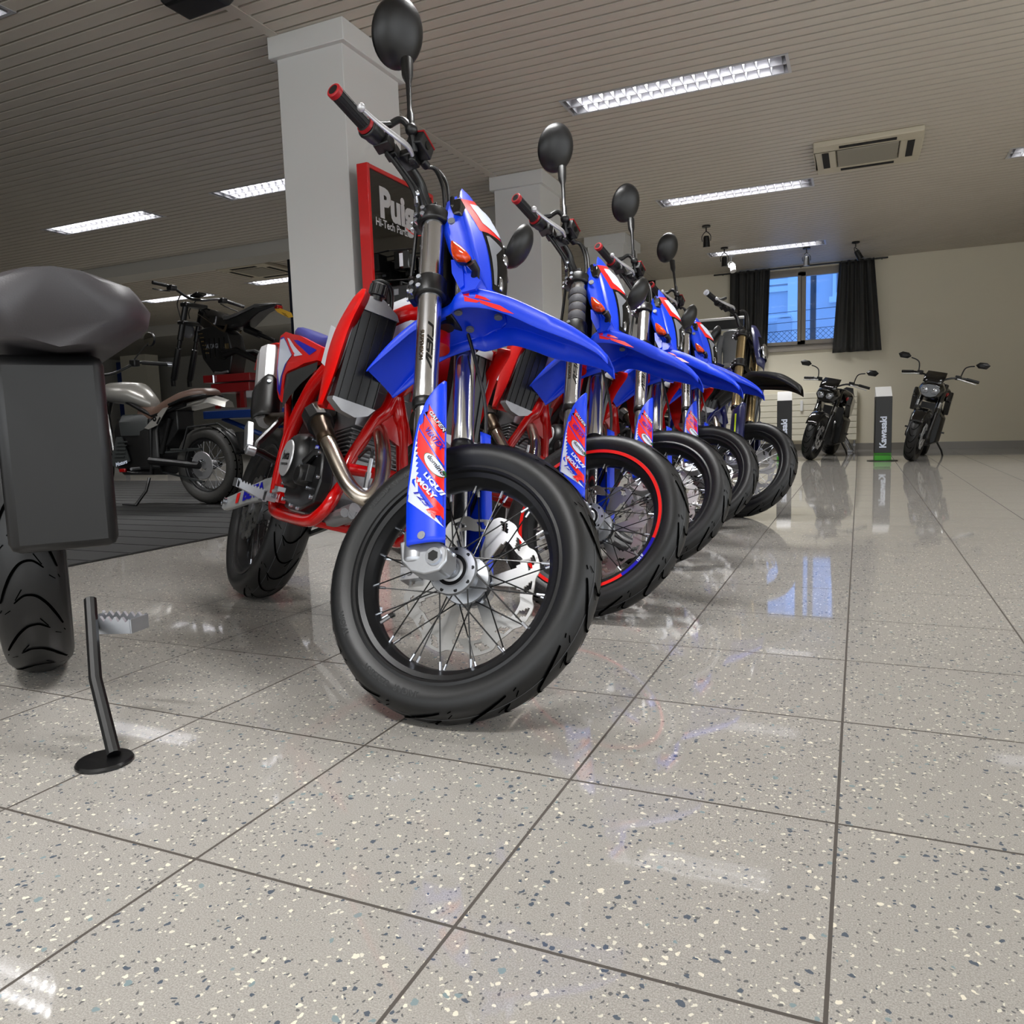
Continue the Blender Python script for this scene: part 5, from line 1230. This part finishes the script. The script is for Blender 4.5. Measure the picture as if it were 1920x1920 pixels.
M().loft([[V((x, y * w, z)) for y, z in ((-1, z0), (-.9, lerp(z0, z1, .7)), (-.4, z1), (.4, z1), (.9, lerp(z0, z1, .7)), (1, z0))] for x, w, z0, z1 in ((.31, .05, 1.62, 1.735), (.20, .09, 1.55, 1.74), (.02, .10, 1.56, 1.68), (-.06, .08, 1.55, 1.63))]).build('tank_cover', BLACKG, eb)
for s in (-1, 1): M().xz([(.28, 1.70), (.26, 1.69), (-.03, 1.50), (-.06, 1.49), (-.10, 1.56), (-.08, 1.56), (-.05, 1.515), (-.02, 1.52)], s * .105, s * .098).build('frame_rail', mat('bronze_frame', (.36, .31, .24), .35, metal=.8) if s < 0 else bpy.data.materials['bronze_frame'], eb)
bt = M().loft([[V((x, s_ * .095, z)) for x, z in ((.29, 1.53), (.24, 1.27), (.12, 1.125), (-.08, 1.115), (-.13, 1.30), (-.09, 1.48), (.05, 1.58))] for s_ in (-1, 1)])
bo = bt.build('battery_case', BLACKP, eb, bevel=.01)
bl = M().text('ATAG', lambda p: V((.11 - p[0], .0965, 1.375 + p[1])), .055, .002)
for k in range(6): bl.box((.24 - k * .012, .096, 1.50 - k * .036), (.05, .003, .010), 1)
bl.box((-.07, .096, 1.36), (.04, .003, .06), 1); bl.build('battery_graphics', [GREYP, GOLD], bo)
for k in range(5): M().bx((.19 - k * .06, .095, 1.27), (.2 - k * .06, .101, 1.45)).build('cooling_rib', BLACKG, bo)
M().loft([[V((x, y * w, z + dz)) for y, dz in ((-1, -.035), (-.8, 0), (0, .012), (.8, 0), (1, -.035))] for x, w, z in ((.01, .07, 1.645), (-.10, .10, 1.64), (-.22, .10, 1.665), (-.40, .085, 1.72), (-.55, .06, 1.715))]).build('seat', SEATK, eb)
M().loft([[V((x, y * w, z)) for y, z in ((-1, z0), (-1, z1), (1, z1), (1, z0))] for x, w, z0, z1 in ((-.05, .08, 1.52, 1.62), (-.25, .085, 1.53, 1.65), (-.45, .07, 1.645, 1.705), (-.62, .045, 1.69, 1.715))]).build('tail', BLACKP, eb, bevel=.008)
M().box((-.615, 0, 1.68), (.04, .07, .03)).build('tail_light', REDL, eb, bevel=.005)
M().tube([(-.22, 0, 1.52), (-.38, 0, 1.455)], .034, 14).tube([(-.36, 0, 1.463), (-.55, 0, 1.385)], .020, 12).build('rear_shock', BLACKM, eb)
M().tube([(-.04, .10, 1.30), (-.20, .12, 1.315), (-.42, .12, 1.22), (-.62, .10, 1.14)], [.04, .03, .03, .025], 10).tube([(-.04, -.10, 1.30), (-.20, -.12, 1.315), (-.42, -.12, 1.22), (-.62, -.10, 1.14)], [.04, .03, .03, .025], 10).build('swingarm', BLACKM, eb)
M().cyl((-.02, -.11, 1.30), (-.02, .11, 1.30), .055, n=24).build('motor', BLACKM, eb)
M().sph((.50, 0, 1.56), (.03, .09, .075), 16).build('headlight', GREYP, eb)
M().tube([(.06, .13, 1.13), (-.04, .16, 1.12), (-.12, .16, 1.13)], .012, 8).build('foot_peg', ALU, eb)
tg = thing('paper_tag', 'yellow paper tag hanging from the tail of the electric bike', 'tag', T(-4.42, 5.0, 1.665))
M().prism([(0, .0), (.03, .016), (.18, -.045), (.20, -.085), (.15, -.09), (.03, -.03)], lambda p: V((p[0], -.012, p[1])), lambda p: V((p[0], -.0105, p[1]))).build('card', mat('yellow_card', (.95, .74, .22), .6), tg)
tg_s = M()
for k in range(3): tg_s.box((.10 + k * .012, -.0125, -.045 - k * .013), (.05, .0006, .004), rot=Matrix.Rotation(.4, 3, 'Y'))
tg_s.build('scribble', mat('pencil', (.45, .33, .08), .7), tg)
tag(M().bx((-6.62, 7.9, 0), (-6.48, 8.04, H)).build('lift_post', mat('dark_blue_post', (.06, .09, .16), .4)), 'dark blue post just left of the nearest column', 'post')

# ------------------------------------------------------------------ bike cut off by the left edge
nb = thing('parked_motorcycle', 'motorcycle at the left photo edge, showing grey seat and silver foot peg', 'motorcycle', T(-1.06, .36, 0, math.atan2(.593, -.805)))
# local x runs away from the camera, y to the left side of the picture
M().loft([[V((x, y, z)) for y, z in ((-.165 * k, .80), (-.172 * k, .83), (-.15 * k, .865), (-.08 * k, .885), (0, .89), (.08 * k, .885), (.16 * k, .86), (.17 * k, .82), (.12 * k, .765), (0, .745), (-.10 * k, .755))] for x, k in ((-.16, .55), (-.12, .85), (-.02, 1.), (.15, 1.), (.36, .85), (.46, .6))]).build('seat', mat('grey_seat_vinyl', (.22, .21, .22), .45, bump=.15, bscale=300), nb, angle=60)
M().loft([[V((x, y, z)) for y, z in ((-.075, z0), (.12, z0), (.12, z1), (-.075, z1))] for x, z0, z1 in ((-.05, .35, .74), (.4, .40, .76))]).build('body_panel', BLACKP, nb, bevel=.02)
NI = nb.matrix_world.inverted() if False else T(-1.06, .36, 0, math.atan2(.593, -.805)).inverted()
def nl(p): return NI @ V(p)
pg = M(); d_ = (V((-.885, .350, .208)) - V((-1.02, .33, .208))); dx = d_.normalized(); dy = V((-dx.y, dx.x, 0))
o0 = V((-.995, .334, .200))
for s in (-1, 1):
    pr = []
    for k in range(7):
        u = k / 6; pr += [(u * .105, .022), ((u + .08) * .105, .012)] if k < 6 else [(.105, .020)]
    pr += [(.105, -.010), (0, -.016)]
    pg.prism(pr, lambda p, s=s: nl(o0 + dx * p[0] + dy * (s * .022 - .003) + V((0, 0, p[1]))), lambda p, s=s: nl(o0 + dx * p[0] + dy * (s * .022 + .003) + V((0, 0, p[1]))))
for k, t in enumerate((.0, .103)):
    c = [o0 + dx * (t + a) + dy * b + V((0, 0, z)) for a in (0, .005) for b in (-.024, .024) for z in (-.010, .018)]
    pg.add([nl(q) for q in c], [(0, 1, 3, 2), (4, 6, 7, 5), (0, 4, 5, 1), (2, 3, 7, 6), (0, 2, 6, 4), (1, 5, 7, 3)])
pg.build('foot_peg', ALU, nb)
M().tube([nl((-1.0, .33, .25)), nl((-.90, .25, .12)), nl((-.79, .19, .012))], .012, 10).lathe([(0, .008), (.045, .008), (.048, .004), (.048, .0), (0, 0)], nl((-.80, .178, 0)), 'z', 24).build('side_stand', BLACKM, nb)
rwn = rim_mesh(.225, .05).build('rear_wheel', RIMB, nb, Matrix.Translation((.42, .10, .315)))
tyre(.315, .224, .14, rwn)

# ------------------------------------------------------------------ accessory board beside the column
db = thing('display_board', 'black accessory board with a red frame beside the nearest column', 'display board', T(-2.1, 3.08, 0))
RF = mat('red_frame_lacquer', (.74, .02, .03), .3, coat=.4)
BG = mat('black_glass_board', (.03, .03, .03), .06, coat=.5)
M().bx((-.07, 0, .06), (0, .022, 2.04)).bx((-.07, .72, .06), (0, .742, 2.04)).bx((-.07, .022, 2.018), (0, .72, 2.04)).bx((-.07, .022, .06), (0, .72, .10)).build('frame', RF, db, bevel=.002)
M().bx((-.06, .022, .10), (-.008, .72, 2.018)).build('back_panel', BG, db)
for y in (.05, .69): M().bx((-.15, y - .03, 0), (.10, y + .03, .06)).build('foot', BLACKM, db)
def bp(y, z): return lambda p: V((-.0068, y + p[0] - .03, z + p[1] - .035))
M().text('Puig', bp(.335, 1.885), .225, .011).text('Hi-Tech Parts', bp(.275, 1.775), .062, .0012).build('board_lettering', mat('silver_lettering', (.70, .70, .70), .4), db)
M().grid([[V((-.006, lerp(.40, .60, t), 1.765 - .02 * math.sin(PI * t) + w)) for w in (0, .006)] for t in [k / 10 for k in range(11)]]).build('red_swoosh', D_RED, db)
for y in (.20, .32, .42, .52, .62):
    for z in (1.60, 1.43): M().cyl((-.008, y, z), (.16, y, z - .008), .005, n=8).build('hook', BLACKM, db)
def pack(y, z, w, h, d, lab, x=.06, big=False):
    t = thing('boxed_accessory' if not big else 'side_case', lab, 'box' if not big else 'case', T(-2.1 + x, 3.08 + y, z), 'black boxed accessories hanging on the red framed board' if not big else 'black cases on the red framed board')
    M().bx((-d / 2, -w / 2, -h), (d / 2, w / 2, 0)).build('box', BLACKG if not big else BLACKP, t, bevel=.006)
    M().bx((d / 2, -w * .36, -h * .8), (d / 2 + .001, w * .1, -h * .2)).build('label_card', DARKG if not big else BLACKG, t)
    if big: M().bx((-d * .1, -w / 2 - .004, -h * .22), (d * .1, -w / 2, -.02)).build('latch', GREYP, t); M().tube([(0, -w * .2, 0), (0, -w * .2, .025), (0, w * .2, .025), (0, w * .2, 0)], .008, 8).build('handle', BLACKM, t)
    else: M().bx((-d * .12, -w / 2 - .0012, -h * .85), (d * .12, -w / 2, -h * .15)).build('side_label', WHITEP, t)
pack(.21, 1.585, .085, .105, .10, 'small black box nearest the red frame edge of the board', .09)
pack(.33, 1.565, .085, .105, .10, 'small black box in the middle of the board row', .09)
pack(.44, 1.555, .085, .105, .10, 'small black box half hidden by the silver fork tube', .09)
pack(.17, 1.375, .17, .24, .15, 'black case under the small boxes, closest to the red frame edge', .10, True)
pack(.36, 1.36, .15, .24, .15, 'black case in the middle under the small boxes', .10, True)
pack(.53, 1.35, .14, .24, .15, 'black case beside the silver fork tube', .10, True)

# ------------------------------------------------------------------ odd pieces on walls and ceiling
spk = thing('ceiling_speaker', 'black wedge box hanging from the ceiling at the top left', 'speaker', T(-2.73, 2.56, H))
M().loft([[V((x, y, z)) for x, y in ((-.21 * k, -.10 * k), (.17 * k, -.13 * k), (.19 * k, .10 * k), (-.21 * k, .12 * k))] for z, k in ((-.015, .9), (-.06, .85), (-.085, .74))]).build('case', BLACKP, spk, bevel=.012)
M().cyl((0, 0, 0), (0, 0, -.03), .03).build('mount', BLACKM, spk)
pt = thing('wall_screen', 'dark screen with green lines high on the back wall behind the far column', 'screen', T(-2.87, YB - .02, 2.69))
M().bx((-.16, -.02, -.19), (.16, .02, .19)).build('screen', BLACKG, pt, bevel=.004)
gl_ = M()
for k in range(5): gl_.bx((-.10, -.0212, -.15 + k * .028), (.06 + .012 * (k % 3), -.0205, -.142 + k * .028))
gl_.build('green_lines', mat('screen_green', (.14, .30, .12), .4), pt)
rk = thing('display_rack', 'low rack with a white top bar and dark board behind the dark blue motorcycle', 'rack', T(-1.40, 10.3, 0))
M().cyl((-.36, 0, 1.885), (.38, 0, 1.885), .018, n=14).cyl((-.36, 0, 1.735), (.30, 0, 1.735), .012, n=12).build('bar', WHITEM, rk)
M().bx((-.34, .01, 1.74), (.36, .03, 1.87)).build('board', BLACKP, rk)
for x in (-.34, .36): M().bx((x - .015, 0, 0), (x + .015, .03, 1.88)).bx((x - .02, -.2, 0), (x + .02, .2, .03)).build('post', BLACKM, rk)
def jacket(x, lab, m):
    t = thing('hanging_jacket', lab, 'jacket', T(-1.40 + x, 10.18, 1.72), 'light jackets hanging on the rack')
    M().loft([[V((w * math.cos(a), d * math.sin(a), z)) for a in [2 * PI * k / 18 for k in range(18)]] for w, d, z in ((.03, .03, .0), (.11, .05, -.03), (.14, .06, -.12), (.12, .06, -.35), (.13, .06, -.60))]).build('body', m, t, angle=60)
    for s in (-1, 1): M().tube([(s * .12, 0, -.07), (s * .17, .0, -.25), (s * .165, -.02, -.50)], [.05, .045, .035], 10, k=3).build('sleeve', m, t)
jacket(-.20, 'white jacket hanging on the rack behind the dark blue motorcycle', WHITEP)
jacket(.24, 'grey jacket hanging on the rack behind the dark blue motorcycle', GREYP)
M().bx((-17.2, 14.0, 0), (-16.3, 14.4, 2.62)).build('column', WALLM, kind='structure')
tag(M().bx((-17.6, 14.2, 0), (-17.25, 14.22, 2.5)).build('roll_up_banner', mat('blue_banner', (.10, .22, .48), .5)), 'blue banner at the far left beside the cream wall pier', 'banner')

fs = thing('floor_sign', 'low black lettered sign strip seen through the wheel of the black fendered bike', 'sign', T(-1.02, 10.9, 0))
M().bx((-.30, -.02, 0), (.30, .02, .17)).build('board', BLACKP, fs, bevel=.004)
M().text('profi.ch', lambda p: V((.02 + p[0], -.0212, .085 + p[1])), .11, .002).build('lettering', D_WHITE, fs)

# ------------------------------------------------------------------ light and camera
w = bpy.data.worlds.new('World'); bpy.context.scene.world = w; w.use_nodes = True
bg = w.node_tree.nodes['Background']; bg.inputs[0].default_value = (.16, .38, 1., 1); bg.inputs[1].default_value = 1.8
def area(name, loc, rot, sx, sy, e, col=(1, 1, 1)):
    l = bpy.data.lights.new(name, 'AREA'); l.shape = 'RECTANGLE'; l.size = sx; l.size_y = sy; l.energy = e; l.color = col
    o = bpy.data.objects.new(name, l); C.objects.link(o); o.location = loc; o.rotation_euler = rot; return o
# daylight in the shop windows behind and to the right of the photographer
area('daylight_front', (.5, -4.1, 1.42), (math.radians(90), 0, 0), 5.2, 2.3, 70, (.93, .965, 1.))
area('daylight_front_left', (-4.7, -4.1, 1.42), (math.radians(90), 0, 0), 4.4, 2.3, 40, (.93, .965, 1.))
area('daylight_right', (4.1, -1.4, 1.47), (0, math.radians(90), 0), 2.2, 3.9, 55, (.93, .965, 1.))
area('daylight_right_far', (4.1, 2.8, 1.47), (0, math.radians(90), 0), 2.2, 3.5, 40, (.93, .965, 1.))

cam = bpy.data.cameras.new('camera'); co = bpy.data.objects.new('camera', cam); C.objects.link(co)
co.matrix_world = basis((.42012, -.73716, .57903), (.91389, .40473, -.03176), (-.01717, .11669, .99302), (.40561, -.90696, .11359))
cam.sensor_fit = 'HORIZONTAL'; cam.sensor_width = 36; cam.lens = 36 * 1461.717 / 1920; cam.clip_start = .02; cam.clip_end = 200
sc_ = bpy.context.scene; sc_.camera = co
vs = sc_.view_settings; sc_.display_settings.display_device = 'sRGB'
vs.view_transform = 'Standard'; vs.look = 'None'; vs.exposure = .48; vs.gamma = 1.; vs.use_curve_mapping = False
cy_ = sc_.cycles; cy_.use_denoising = True; cy_.max_bounces = 8; cy_.diffuse_bounces = 4; cy_.glossy_bounces = 4; cy_.transparent_max_bounces = 8; cy_.caustics_reflective = False; cy_.caustics_refractive = False; cy_.sample_clamp_indirect = 6.
